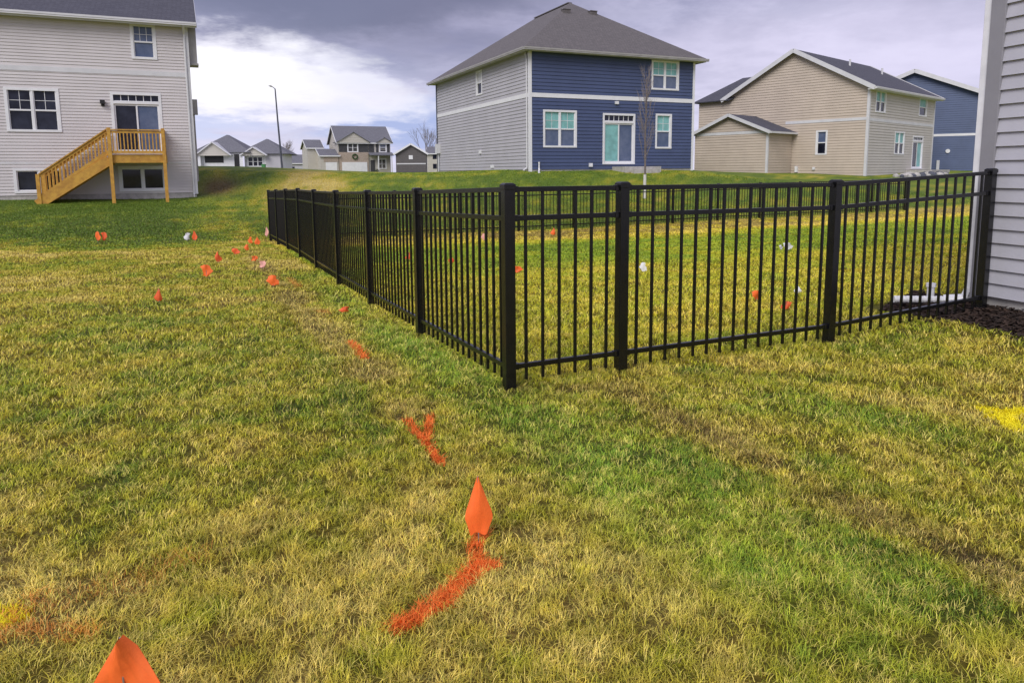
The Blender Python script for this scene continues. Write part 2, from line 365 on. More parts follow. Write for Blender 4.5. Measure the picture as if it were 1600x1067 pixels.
# ------------------------------------------------------------------ siding walls, windows, roofs
def siding(m, T, lo, hi, z0, z1, ops=(), lap=.117, dp=.02):
    if lap == .15: lap, dp = .17, .028
    lo = lo if callable(lo) else (lambda z, v=lo: v); hi = hi if callable(hi) else (lambda z, v=hi: v)
    z = z0
    while z < z1-1e-4:
        zt = min(z+lap, z1); cuts = sorted({z, zt, *[c for o in ops for c in o[2:4] if z+.002 < c < zt-.002]})
        for a, b in zip(cuts, cuts[1:]):
            mid = (a+b)/2; iv = [(None, None)]; segs = [(lo, hi)]
            for o in ops:
                if o[2] < mid < o[3]:
                    new = []
                    for l_, h_ in segs:
                        if o[0] > l_(mid) and o[1] < h_(mid): new += [(l_, lambda q, v=o[0]: v), (lambda q, v=o[1]: v, h_)]
                        else: new.append((l_, h_))
                    segs = new
            oa = dp*(1-(a-z)/lap); ob = dp*(1-(b-z)/lap)
            for l_, h_ in segs:
                if h_(a)-l_(a) < .01: continue
                m.poly([T(l_(a), oa, a), T(h_(a), oa, a), T(h_(b), ob, b), T(l_(b), ob, b)])
                if a == z: m.poly([T(l_(a), -.01, a), T(h_(a), -.01, a), T(h_(a), oa, a), T(l_(a), oa, a)])
        z = zt
    return m
FRONT = lambda s, o, z: (s, -o, z)
LEFT = lambda s, o, z: (-o, s, z)
def trim(m, T, s0, s1, z0, z1, o0=-.02, o1=.03): return m.box(s0, s1, o0, o1, z0, z1, T)
def window(root, T, s0, s1, z0, z1, units=1, upper='glass', lower='glass', grid=(2, 2), cas=.10, split=.5, name='window', horiz=False):
    w = MB(); mw = .07; b = cas
    trim(w, T, s0, s1, z1-b, z1, -.05, .035); trim(w, T, s0, s1, z0, z0+b*.9, -.05, .045)
    trim(w, T, s0, s0+b, z0+b*.9, z1-b, -.05, .033); trim(w, T, s1-b, s1, z0+b*.9, z1-b, -.05, .033)
    W_ = (s1-s0-2*b); us = W_/units
    for k in range(1, units): trim(w, T, s0+b+k*us-mw/2, s0+b+k*us+mw/2, z0+b*.9, z1-b, -.05, .025)
    wo_ = w.build(name, MT['white'], root)
    sb = MB(); pu = MB(); pl = MB(); a0, a1 = z0+b*.9, z1-b; zm = a0+(a1-a0)*split
    for k in range(units):
        x0 = s0+b+k*us+(mw/2 if k else 0); x1 = s0+b+(k+1)*us-(mw/2 if k < units-1 else 0); f = .035
        if horiz:
            trim(sb, T, x0, x0+f, a0, a1, -.05, -.005); trim(sb, T, x1-f, x1, a0, a1, -.05, -.005)
            trim(sb, T, x0+f, x1-f, a0, a0+f, -.05, -.008); trim(sb, T, x0+f, x1-f, a1-f, a1, -.05, -.008)
            pl.poly([T(x0, -.045, a0), T(x1, -.045, a0), T(x1, -.045, a1), T(x0, -.045, a1)]); continue
        trim(sb, T, x0, x1, zm-.03, zm+.03, -.05, .0)
        trim(sb, T, x0, x0+f, a0, zm-.03, -.05, -.008); trim(sb, T, x1-f, x1, a0, zm-.03, -.05, -.008)
        trim(sb, T, x0, x0+f, zm+.03, a1, -.05, -.008); trim(sb, T, x1-f, x1, zm+.03, a1, -.05, -.008)
        if grid:
            for q in range(1, grid[0]): xq = x0+(x1-x0)*q/grid[0]; trim(sb, T, xq-.009, xq+.009, zm+.03, a1, -.04, -.030)
            for q in range(1, grid[1]): zq = zm+(a1-zm)*q/grid[1]; trim(sb, T, x0+f, x1-f, zq-.009, zq+.009, -.04, -.033)
        pl.poly([T(x0, -.045, a0), T(x1, -.045, a0), T(x1, -.045, zm), T(x0, -.045, zm)])
        pu.poly([T(x0, -.045, zm), T(x1, -.045, zm), T(x1, -.045, a1), T(x0, -.045, a1)])
    sb.build('sash', MT['white'], wo_); pl.build('pane', MT[lower], wo_)
    if not horiz: pu.build('pane', MT[upper], wo_)
    return wo_
def patio_door(root, T, s0, s1, z0, z1, ztr, fixed='glass_blue', slide='glass', top='glass', flip=False):
    """sliding door with a transom of small panes above"""
    b = .10; w = MB()
    trim(w, T, s0, s1, z1-b, z1, -.05, .035); trim(w, T, s0, s1, ztr-.05, ztr+.05, -.05, .03); trim(w, T, s0, s1, z0, z0+.06, -.05, .045)
    trim(w, T, s0, s0+b, z0+.06, ztr-.05, -.05, .033); trim(w, T, s1-b, s1, z0+.06, ztr-.05, -.05, .033)
    trim(w, T, s0, s0+b, ztr+.05, z1-b, -.05, .033); trim(w, T, s1-b, s1, ztr+.05, z1-b, -.05, .033)
    d = w.build('patio_door', MT['white'], root); xm = (s0+s1)/2
    for (x0, x1, mt, o) in ((s0+b, xm+.03, fixed if not flip else slide, -.02), (xm-.03, s1-b, slide if not flip else fixed, -.035)):
        q = MB(); f = .06
        trim(q, T, x0, x0+f, z0+.06, ztr-.05, -.06, o+.012); trim(q, T, x1-f, x1, z0+.06, ztr-.05, -.06, o+.012)
        trim(q, T, x0+f, x1-f, z0+.06, z0+.16, -.06, o+.01); trim(q, T, x0+f, x1-f, ztr-.12, ztr-.05, -.06, o+.01)
        sd_ = q.build('sash', MT['white'], d); oo = o-.028
        MB().poly([T(x0, oo, z0+.06), T(x1, oo, z0+.06), T(x1, oo, ztr-.05), T(x0, oo, ztr-.05)]).build('pane', MT[mt], d)
    g = MB(); n_ = 6
    for k in range(1, n_): x = s0+b+(s1-s0-2*b)*k/n_; trim(g, T, x-.012, x+.012, ztr+.05, z1-b, -.045, -.02)
    trim(g, T, s0+b, s1-b, ztr+.05, ztr+.07, -.045, -.022); g.build('transom_grille', MT['white'], d)
    MB().poly([T(s0+b, -.045, ztr+.05), T(s1-b, -.045, ztr+.05), T(s1-b, -.045, z1-b), T(s0+b, -.045, z1-b)]).build('transom_pane', MT[top], d)
    return d
def part(root, name, m, fn, **k):
    q = MB(); fn(q); return q.build(name, MT[m], root, **k)
def gutter(q, T, s0, s1, z):
    """K-style gutter along an eave at height z"""
    q.box(s0, s1, .0, .11, z-.11, z+.01, T); q.box(s0, s1, .10, .125, z-.05, z+.02, T)
GR = math.atan2(.41, .912)        # the street grid's angle

# ================================================================== LEFT HOUSE
def left_house():
    zb = .30; h = tag(empty('house', (-12.92, 29.3, 0), GR), 'cream two storey house with a wooden deck at its back door, at the left edge', 'house')
    T = lambda s, o, z: (-s, -o, z); Wd, D = 13.2, 11.0
    ops = [(1.13, 2.03, 5.78, 7.12), (4.57, 6.31, 2.92, 4.54), (7.8, 9.6, 2.92, 4.54), (1.10, 2.88, 2.12, 4.49), (4.60, 6.26, .64, 1.58), (1.11, 2.80, .64, 1.64)]
    q = MB(); siding(q, T, .0, Wd, .56, 5.16, ops); siding(q, T, .0, Wd, 5.34, 7.35, ops)
    q.poly([(0, 0, .5), (0, D, .5), (0, D, 7.35), (0, D/2, 10.1), (0, 0, 7.35)]); q.poly([(-Wd, 0, .5), (-Wd, D, .5), (-Wd, D, 7.35), (-Wd, D/2, 10.1), (-Wd, 0, 7.35)])
    q.poly([(0, D, .5), (-Wd, D, .5), (-Wd, D, 7.35), (0, D, 7.35)])
    q.build('wall', MT['siding_cream'], h)
    part(h, 'foundation', 'concrete', lambda q: q.box(-Wd+.02, -.02, .01, D-.02, -.4, .56))
    part(h, 'band_trim', 'offwhite', lambda q: trim(q, T, .1, Wd, 5.16, 5.34))
    part(h, 'corner_trim', 'offwhite', lambda q: (trim(q, T, -.03, .10, .5, 7.35, -.1, .032)))
    part(h, 'skirt_trim', 'offwhite', lambda q: trim(q, T, .1, Wd, 1.72, 1.80, -.01, .018))
    window(h, T, 1.13, 2.03, 5.78, 7.12, 1, 'glass_blue', 'glass_blue', (3, 2))
    window(h, T, 4.57, 6.31, 2.92, 4.54, 2, 'glass', 'glass', (2, 2)); window(h, T, 7.8, 9.6, 2.92, 4.54, 2, 'glass', 'glass', (2, 2))
    window(h, T, 4.60, 6.26, .64, 1.58, 2, horiz=True); window(h, T, 1.11, 2.80, .64, 1.64, 2, horiz=True)
    patio_door(h, T, 1.10, 2.88, 2.12, 4.49, 4.10, fixed='glass_blue', slide='glass')
    # roof: ridge parallel to the back wall
    o = .35; zr = 7.35; sl_ = .52
    q = MB(); rz = zr+.10+(D/2)*sl_; e0 = zr+.10-o*sl_
    q.slab([(o, -o, e0), (-Wd-o, -o, e0), (-Wd-o, D/2, rz), (o, D/2, rz)], .09); q.slab([(o, D/2, rz), (-Wd-o, D/2, rz), (-Wd-o, D+o, e0), (o, D+o, e0)], .09)
    rf = q.build('roof', MT['roof_dark'], h)
    q = MB(); q.box(-Wd-o, o, -o+.01, .0, e0-.16, e0-.10); q.box(-Wd-o, o, -o-.012, -o+.01, e0-.22, e0-.02)
    for sgn, xx in ((1, o), (-1, -Wd-o)):
        q.bar((xx, -o, e0-.12), (xx, D/2, rz-.12), .03, .2); q.bar((xx, D/2, rz-.12), (xx, D+o, e0-.12), .03, .2)
    q.build('fascia', MT['offwhite'], rf)
    part(rf, 'gutter', 'offwhite', lambda q: gutter(q, lambda s, o_, z: (-s, -o-.012-o_, z), -o, Wd+o, e0-.05))
    part(h, 'downspout', 'offwhite', lambda q: q.tube([(-.12, -o-.08, e0-.15), (-.12, -.06, e0-.45), (-.12, -.06, .5), (-.12, -.35, .42)], .04, 6))
    part(h, 'side_vent', 'soffit', lambda q: (q.box(.0, .32, .2, .9, 5.75, 7.2), q.box(-.0, .36, .16, .94, 5.68, 5.75)))
    part(h, 'meter_box', 'soffit', lambda q: (q.box(.0, .22, .5, .9, 3.75, 4.35), q.box(.0, .1, .6, .66, 1., 3.75)))
    for s_, z_ in ((3.14, 4.04),): part(h, 'wall_light', 'black', lambda q: (q.box(s_-.06, s_+.06, 0, .06, z_-.1, z_+.1, T), q.box(s_-.08, s_+.08, .06, .2, z_-.02, z_+.12, T)))
    # ---- deck: a separate wooden structure
    d = tag(empty('wooden_deck', (-12.92, 29.3, 0), GR), 'small yellow lumber deck with straight stairs against the cream house', 'deck')
    z0 = 2.05; P0, P1, O = 1.02, 2.98, 1.25; gz0 = .30
    part(d, 'platform', 'wood', lambda q: (q.box(P0, P1, .03, O, z0-.04, z0, T), q.box(P0, P1, O-.04, O+.0, z0-.30, z0-.04, T), q.box(P0, P0+.04, .05, O-.04, z0-.30, z0-.04, T), q.box(P1-.04, P1, .05, O-.04, z0-.30, z0-.04, T)))
    for s_ in (P0+.07, P1-.07):
        part(d, 'post', 'wood', lambda q: q.box(s_-.06, s_+.06, O, O+.12, gz0-.1, z0+1.0, T))
    part(d, 'post', 'wood', lambda q: q.box(P0+.02, P0+.12, .05, .15, z0, z0+1.0, T))
    def rail(q, a, b, n, lo=.10, hi=.93):
        a, b = Vector(a), Vector(b)
        q.bar(a+Vector((0, 0, hi)), b+Vector((0, 0, hi)), .12, .04); q.bar(a+Vector((0, 0, lo)), b+Vector((0, 0, lo)), .04, .09)
        q.bar(a+Vector((0, 0, hi-.08)), b+Vector((0, 0, hi-.08)), .04, .09)
        for k in range(n):
            p = a.lerp(b, (k+.5)/n); q.box(p.x-.019, p.x+.019, p.y-.019, p.y+.019, p.z+lo+.03, p.z+hi-.1)
    part(d, 'railing', 'wood', lambda q: rail(q, T(P0+.13, O+.06, z0), T(P1-.13, O+.06, z0), 14))
    part(d, 'railing', 'wood', lambda q: rail(q, T(P0+.07, O, z0), T(P0+.07, .15, z0), 9))
    s1, zlow = 5.25, gz0
    def stair(q):
        n = 9
        for k in range(n):
            s_ = P1+(s1-P1)*(k+.0)/n; z_ = z0-(z0-zlow)*(k+1)/(n+.0)
            q.box(s_, s_+(s1-P1)/n+.02, .25, O-.02, z_-.0, z_+.04, T); q.box(s_, s_+.02, .25, O-.02, z_, z_+.19, T)
    part(d, 'stair_treads', 'wood', stair)
    for oo in (.22, O):
        part(d, 'stringer', 'wood', lambda q: q.bar(T(P1-.02, oo, z0-.20), T(s1+.12, oo, zlow-.05), .045, .34))
        part(d, 'stair_railing', 'wood', lambda q: rail(q, T(P1, oo, z0+.02), T(s1, oo, zlow+.12), 19, lo=.12, hi=.93))
        part(d, 'post', 'wood', lambda q: q.box(s1-.02, s1+.10, oo-.06, oo+.06, zlow-.2, zlow+1.05, T))
    return h
left_house()

# ================================================================== BLUE HOUSE
def blue_house():
    h = tag(empty('house', (.9, 34.3, 0), GR), 'two storey house with navy back wall, pale gray side and brown hip roof', 'house')
    Wd, D, zb, ze = 9.62, 13.9, 1.34, 7.0; T = FRONT; TL = LEFT
    ops = [(.7, 2.55, 2.44, 4.23), (6.9, 8.62, 5.40, 6.88), (4.03, 5.95, 1.62, 4.15), (7.2, 8.22, 2.42, 4.2)]
    q = MB(); siding(q, T, 0, Wd, zb+.05, 4.80, ops, .15); siding(q, T, 0, Wd, 5.0, ze, ops, .15)
    q.poly([(Wd, 0, zb), (Wd, D, zb), (Wd, D, ze), (Wd, 0, ze)]); q.build('wall', MT['siding_blue'], h)
    ops2 = [(5.95, 6.85, 5.50, 6.85)]
    q = MB(); siding(q, TL, 0, D, zb+.05, 4.80, ops2, .15); siding(q, TL, 0, D, 5.0, ze, ops2, .15)
    q.poly([(0, D, zb), (Wd, D, zb), (Wd, D, ze), (0, D, ze)]); q.build('side_wall', MT['siding_gray'], h)
    part(h, 'foundation', 'concrete', lambda q: q.box(.01, Wd-.02, .01, D-.02, .6, zb+.05))
    part(h, 'band_trim', 'white', lambda q: (trim(q, T, .1, Wd-.1, 4.80, 5.0), trim(q, TL, .1, D-.1, 4.80, 5.0)))
    part(h, 'corner_trim', 'white', lambda q: (q.box(-.035, .10, -.035, .10, zb-.1, ze), q.box(Wd-.10, Wd+.035, -.035, .1, zb-.1, ze)))
    part(h, 'corner_trim', 'pole', lambda q: q.box(-.05, .1, D-.12, D+.03, zb-.1, ze))
    window(h, T, .7, 2.55, 2.44, 4.23, 2, 'film', 'glass_blue', (2, 2)); window(h, T, 6.9, 8.62, 5.40, 6.88, 2, 'film', 'glass_blue', (2, 2))
    window(h, T, 7.2, 8.22, 2.42, 4.2, 1, 'film', 'glass_blue', (2, 2)); window(h, TL, 5.95, 6.85, 5.50, 6.85, 1, 'offwhite', 'glass', None)
    patio_door(h, T, 4.03, 5.95, 1.62, 4.15, 3.72, fixed='film', slide='glass_blue')
    o = .42; k = .66; pz = ze+.05; zr = pz+(Wd/2+o)*k; x0, x1, y0, y1 = -o, Wd+o, -o, D+o
    A, B_, C_, D_ = (x0, y0, pz), (x1, y0, pz), (x1, y1, pz), (x0, y1, pz); hw = Wd/2+o
    r0, r1 = (Wd/2, y0+hw, zr), (Wd/2, y1-hw, zr); q = MB()
    for p in ([A, B_, r0], [B_, C_, r1, r0], [C_, D_, r1], [D_, A, r0, r1]): q.slab(p, .07)
    rf = q.build('roof', MT['roof_brown'], h)
    part(rf, 'ridge_cap', 'roof_brown', lambda q: (q.bar(r0, r1, .25, .05),))
    part(rf, 'soffit', 'soffit', lambda q: q.box(x0+.02, x1-.02, y0+.02, y1-.02, pz-.16, pz-.11))
    part(rf, 'fascia', 'offwhite', lambda q: (q.box(x0, x1, y0-.0, y0+.02, pz-.19, pz-.04), q.box(x0, x0+.02, y0+.02, y1, pz-.19, pz-.04), q.box(x1-.02, x1, y0+.02, y1, pz-.19, pz-.04)))
    part(rf, 'gutter', 'soffit', lambda q: (gutter(q, lambda s, o_, z: (s, y0-o_, z), x0-.1, x1+.1, pz-.05), gutter(q, lambda s, o_, z: (x0-o_, s, z), y0, y1, pz-.05)))
    for (vx, vy) in ((3.9, 3.6), (5.6, 3.7)):
        vz = pz+(vy+o)*k
        part(rf, 'roof_vent', 'roof_brown', lambda q: (q.box(vx-.2, vx+.2, vy-.15, vy+.15, vz-.1, vz+.10), q.box(vx-.22, vx+.22, vy-.18, vy+.18, vz+.10, vz+.13)))
    part(h, 'stoop', 'concrete', lambda q: (q.box(4.6, 6.75, -1.2, -.02, .9, 1.50), q.box(4.9, 6.4, -1.55, -1.2, .9, 1.36)))
    part(h, 'wall_light', 'white', lambda q: (q.box(4.72, 4.90, 0, .12, 4.60, 4.74, T)))
    part(h, 'dryer_vent', 'white', lambda q: (q.box(3.24, 3.42, 0, .1, 1.50, 1.68, T), q.box(3.27, 3.39, .1, .16, 1.5, 1.6, T)))
    part(h, 'drain_pipe', 'pvc', lambda q: q.tube([(.45, -.08, 1.75), (.45, -.08, 1.35), (.3, -.35, 1.27), (.1, -.8, 1.22)], .05, 8))
    part(h, 'downspout', 'offwhite', lambda q: (q.tube([(-.1, .3, pz-.15), (-.06, .2, pz-.5), (-.06, .2, 1.5), (-.3, .1, 1.35)], .04, 6)))
    part(h, 'meter_box', 'offwhite', lambda q: (q.box(-.25, 0, D-.6, D-.2, 2.5, 3.1), q.tube([(-.1, D-.4, 1.3), (-.1, D-.4, 2.5)], .04)))
    part(h, 'side_vent', 'white', lambda q: (q.box(6.2, 6.4, 0, .1, 2.3, 2.5, TL), q.box(4.4, 4.8, 0, .06, 1.5, 1.65, TL)))
blue_house()

# ================================================================== TAN HOUSE
def gable_end(m, T, s0, s1, z0, ze, zp, ops=(), lap=.15):
    """siding wall whose top is a gable between (s0, ze), (mid, zp), (s1, ze)"""
    mid = (s0+s1)/2; hw = (s1-s0)/2
    lo = lambda z: s0 if z <= ze else min(mid, s0+(z-ze)/(zp-ze)*hw); hi = lambda z: s1 if z <= ze else max(mid, s1-(z-ze)/(zp-ze)*hw)
    return siding(m, T, lo, hi, z0, zp, ops, lap)
def tan_house():
    ang = math.atan2(.669, .743)
    h = tag(empty('house', (21.83, 44, 0), ang), 'tan gabled two storey house with a low side wing, between the two blue houses', 'house')
    Wd, D, zb, ze, zp = 11.4, 9.6, 1.02, 6.35, 8.95; T = FRONT; TL = LEFT
    ops = [(2.45, 3.2, 2.2, 3.75)]
    q = MB(); siding(q, TL, 0, D, zb-.15, 4.25, ops, .15)
    s0, s1, mid = 0, D, D/2
    lo = lambda z: 0 if z <= ze else min(mid, (z-ze)/(zp-ze)*mid); hi = lambda z: D if z <= ze else max(mid, D-(z-ze)/(zp-ze)*mid)
    siding(q, TL, lo, hi, 4.25, zp, (), .15); q.build('wall', MT['siding_tan'], h)
    ops = [(.9, 2.5, 4.75, 6.1), (8.3, 9.8, 4.84, 6.1), (4.3, 6.0, 2.2, 3.7), (7.5, 9.5, 1.25, 3.5)]
    q = MB(); siding(q, T, 0, Wd, zb-.15, 4.20, ops, .15); siding(q, T, 0, Wd, 4.38, ze, ops, .15)
    q.poly([(Wd, 0, zb), (Wd, D, zb), (Wd, D, ze), (Wd, D/2, zp), (Wd, 0, ze)]); q.poly([(0, D, zb), (Wd, D, zb), (Wd, D, ze), (0, D, ze)])
    q.build('rear_wall', MT['siding_taupe'], h)
    part(h, 'foundation', 'concrete', lambda q: q.box(.01, Wd-.02, .01, D-.02, .2, zb-.15))
    part(h, 'band_trim', 'offwhite', lambda q: (trim(q, T, .1, Wd-.1, 4.20, 4.38), trim(q, TL, .1, 5.3, 4.25, 4.43)))
    part(h, 'corner_trim', 'offwhite', lambda q: (q.box(-.035, .12, -.035, .12, zb-.3, ze), q.box(Wd-.12, Wd+.035, -.035, .1, zb-.3, ze)))
    window(h, T, .9, 2.5, 4.75, 6.1, 2, 'film', 'glass', (1, 1), name='window'); window(h, T, 8.3, 9.8, 4.84, 6.1, 1, 'film', 'glass', None)
    window(h, T, 4.3, 6.0, 2.2, 3.7, 2, 'film', 'glass', None); window(h, TL, 2.45, 3.2, 2.2, 3.75, 1, 'glass_blue', 'glass', None)
    patio_door(h, T, 7.5, 9.5, 1.25, 3.5, 3.15, fixed='glass', slide='film')
    part(h, 'stoop', 'concrete', lambda q: (q.box(6.6, 10.2, -1.6, -.02, .5, 1.18),))
    # main roof
    o = .4; k = (zp-ze)/(D/2); e0 = ze-o*k+.08; zr = zp+.08; q = MB()
    q.slab([(-.35, -o, e0), (Wd+.35, -o, e0), (Wd+.35, D/2, zr), (-.35, D/2, zr)], .08); q.slab([(-.35, D/2, zr), (Wd+.35, D/2, zr), (Wd+.35, D+o, e0), (-.35, D+o, e0)], .08)
    rf = q.build('roof', MT['roof_dark'], h)
    q = MB()
    for x in (-.365, Wd+.365): q.bar((x, -o, e0-.10), (x, D/2, zr-.10), .03, .26); q.bar((x, D/2, zr-.10), (x, D+o, e0-.10), .03, .26)
    q.box(-.35, Wd+.35, -o-.02, -o, e0-.2, e0-.03); q.box(-.35, Wd+.35, -o, 0, e0-.18, e0-.13); q.build('fascia', MT['offwhite'], rf)
    part(rf, 'gutter', 'offwhite', lambda q: gutter(q, lambda s, o_, z: (s, -o-.02-o_, z), -.35, Wd+.35, e0-.04))
    for (vx, vy) in ((5.2, 3.5), (9.5, 3.0)): part(rf, 'vent_pipe', 'offwhite', lambda q: q.tube([(vx, vy, ze+vy*k-.1), (vx, vy, ze+vy*k+.5)], .07, 8))
    # lower block beyond, left of the gable
    q = MB(); siding(q, TL, D, D+2.4, zb, 6.2, (), .15); q.build('wall', MT['siding_tan'], h)
    q = MB(); zq = 7.9
    q.slab([(-.4, D-.2, 6.15), (-.4, D+2.7, 6.15), (3., D+.7, 8.0), (3., D-3., 8.0)], .08); q.slab([(-.4, D+2.7, 6.15), (6., D+2.7, 6.15), (3., D+.7, 8.0)], .08); q.build('roof', MT['roof_dark'], h)
    # wing
    w0 = 4.8; wl = 5.35; p = 3.2; q = MB(); TW = lambda s, o_, z: (-p-o_, w0+s, z)
    gable_end(q, TW, 0, wl, .9, 3.75, 4.85); siding(q, lambda s, o_, z: (-p+s, w0-o_, z), 0, p, .9, 3.75, (), .15)
    q.poly([(-p, w0+wl, .9), (0, w0+wl, .9), (0, w0+wl, 3.75), (-p, w0+wl, 3.75)]); wg = q.build('wing_wall', MT['siding_tan'], h)
    part(h, 'band_trim', 'offwhite', lambda q: (trim(q, TW, .1, wl-.1, 3.58, 3.76), q.box(-p-.035, -p+.1, w0-.035, w0+.1, .8, 3.75)))
    ow = .3; kw = 1.1/(wl/2); ew = 3.75-ow*kw+.07; zw = 4.85+.07; q = MB(); ym = w0+wl/2
    q.slab([(-p-.3, w0-ow, ew), (0, w0-ow, ew), (0, ym, zw), (-p-.3, ym, zw)], .07); q.slab([(-p-.3, ym, zw), (0, ym, zw), (0, w0+wl+ow, ew), (-p-.3, w0+wl+ow, ew)], .07)
    wr = q.build('wing_roof', MT['roof_dark'], h)
    q = MB(); x = -p-.315
    q.bar((x, w0-ow, ew-.08), (x, ym, zw-.08), .03, .2); q.bar((x, ym, zw-.08), (x, w0+wl+ow, ew-.08), .03, .2); q.box(-p-.3, 0, w0-ow-.1, w0-ow, ew-.14, ew-.02); q.build('fascia', MT['offwhite'], wr)
    part(h, 'hose_bib_box', 'white', lambda q: (q.box(3.15, 3.32, 0, .1, 1.25, 1.42, TL), q.box(4.3, 4.45, 0, .2, 1.1, 1.5, TL)))
    b = tag(empty('rock_bed', (22.6, 43.6, g1(22.6, 43.6)), ang), 'low bed of loose rubble beside the tan house stoop', 'rubble')
    for k_ in range(26):
        x, y, r_ = random.uniform(.2, 9.), random.uniform(-1.4, -.5), random.uniform(.12, .3); q = MB()
        q.tube([(x, y, -.2), (x, y, r_*.3), (x+.02, y, r_*.8), (x+.03, y, r_)], [r_, r_*1.1, r_*.7, .02], 7); q.build('rock', MT['concrete' if k_ % 2 else 'pole'], b)
tan_house()

# ================================================================== SLATE BLUE HOUSE (behind tan)
def blue_two():
    ang = math.atan2(-.5, .87)
    h = tag(empty('house', (36.6, 54.5, 0), ang), 'slate blue gabled house half hidden behind the tan house', 'house')
    Wd = 11.0; D = 12; zb, ze, zp = .9, 6.6, 8.9; q = MB(); T = lambda s, o, z: (-s, -o, z)
    mid = Wd/2
    lo = lambda z: 0 if z <= ze else min(mid, (z-ze)/(zp-ze)*mid); hi = lambda z: Wd if z <= ze else max(mid, Wd-(z-ze)/(zp-ze)*mid)
    siding(q, T, lo, hi, zb, 3.75, (), .15); siding(q, T, lo, hi, 3.93, zp, (), .15)
    q.poly([(0, 0, zb), (0, D, zb), (0, D, ze), (0, 0, ze)]); q.poly([(-Wd, 0, zb), (-Wd, D, zb), (-Wd, D, ze), (-Wd, 0, ze)]); q.build('wall', MT['siding_blue2'], h)
    part(h, 'foundation', 'concrete', lambda q: q.box(-Wd+.02, -.02, .02, D-.02, .2, zb))
    part(h, 'band_trim', 'white', lambda q: trim(q, T, .1, Wd-.1, 3.75, 3.93))
    part(h, 'corner_trim', 'offwhite', lambda q: (trim(q, T, -.03, .12, zb, ze, -.1, .033), trim(q, T, Wd-.12, Wd+.03, zb, ze, -.1, .033)))
    o = .4; k = (zp-ze)/mid; e0 = ze-o*k+.08; zr = zp+.08; q = MB()
    q.slab([(o, -.4, e0), (o, D, e0), (-mid, D, zr), (-mid, -.4, zr)], .08); q.slab([(-mid, -.4, zr), (-mid, D, zr), (-Wd-o, D, e0), (-Wd-o, -.4, e0)], .08)
    rf = q.build('roof', MT['roof_brown'], h); q = MB()
    q.bar((o, -.415, e0-.12), (-mid, -.415, zr-.12), .03, .3); q.bar((-mid, -.415, zr-.12), (-Wd-o, -.415, e0-.12), .03, .3); q.build('fascia', MT['offwhite'], rf)
    part(h, 'wall_light', 'white', lambda q: q.tube([T(2.9, 0, 2.6), T(2.9, .1, 2.6)], .16, 10))
    part(h, 'utility_pipe', 'offwhite', lambda q: q.box(3.4, 3.6, 0, .12, .9, 1.9, T))
blue_two()

# ================================================================== NEAR HOUSE (right edge)
dN = np.array([math.sin(R(-19)), math.cos(R(-19))]); Wn = np.array([4.16, 6.09])+dN*.13
def near_house():
    h = tag(empty('house', (Wn[0], Wn[1], 0), math.atan2(dN[0]*-1, dN[1])), 'nearest house, pale gray lap siding wall at the right edge', 'house')
    # local: wall plane x = 0 facing -x, runs along -y (towards the viewer)
    T = lambda s, o, z: (-o, -s, z); Ln = 9.
    q = MB(); siding(q, T, .10, Ln, .20, 6.2, (), .117, .022); q.build('wall', MT['siding_near'], h)
    q = MB(); q.poly([(0, 0, .2), (8, 0, .2), (8, 0, 6.2), (0, 0, 6.2)]); q.poly([(0, -Ln, .2), (8, -Ln, .2), (8, -Ln, 6.2), (0, -Ln, 6.2)]); q.build('rear_wall', MT['siding_near'], h)
    part(h, 'foundation', 'concrete', lambda q: q.box(.02, 8, -Ln+.02, -.02, -.3, .20))
    part(h, 'corner_trim', 'trim_near', lambda q: q.box(-.03, .09, -.10, .03, .16, 6.2), bevel=.004)
    part(h, 'roof', 'roof_dark', lambda q: (q.slab([(-.4, .4, 6.1), (-.4, -Ln-.4, 6.1), (4, -Ln-.4, 8.6), (4, .4, 8.6)], .1), q.slab([(4, .4, 8.6), (4, -Ln-.4, 8.6), (8.4, -Ln-.4, 6.1), (8.4, .4, 6.1)], .1)))
    # downspout on the back corner with its extension lying on the lawn
    part(h, 'downspout', 'pvc', lambda q: (q.box(-.015, .055, .035, .10, .20, 6.1)), bevel=.004)
    part(h, 'downspout_elbow', 'pvc', lambda q: q.tube([(.02, .07, .24), (.0, .10, .14), (-.10, .22, .115)], .045, 8))
near_house()
def W2(lx, ly):                                # near-house local -> world
    return (Wn[0]+lx*dN[1]+ly*dN[0], Wn[1]-lx*dN[0]+ly*dN[1])
def cleanout():
    x, y = W2(-.10, .36); z = g1(x, y); r = tag(empty('drain_cleanout', (x, y, z)), 'small white capped drain stub by the near house corner', 'drain cap')
    part(r, 'riser', 'pvc', lambda q: q.tube([(0, 0, -.05), (0, 0, .17)], .032, 10)); part(r, 'cap', 'pvc', lambda q: q.tube([(0, 0, .17), (0, 0, .205)], .042, 10))
cleanout()
def extension():
    a = W2(-.10, .22); b = W2(-.50, .40); q = MB(); n = 24
    pts = [(a[0]+(b[0]-a[0])*k/n, a[1]+(b[1]-a[1])*k/n, .115) for k in range(n+1)]
    q.tube(pts, [.031+.003*(k % 2) for k in range(n+1)], 10)
    o = tag(q.build('drain_pipe', MT['pvc']), 'short white drain pipe lying on the lawn at the near house corner', 'pipe')
extension()

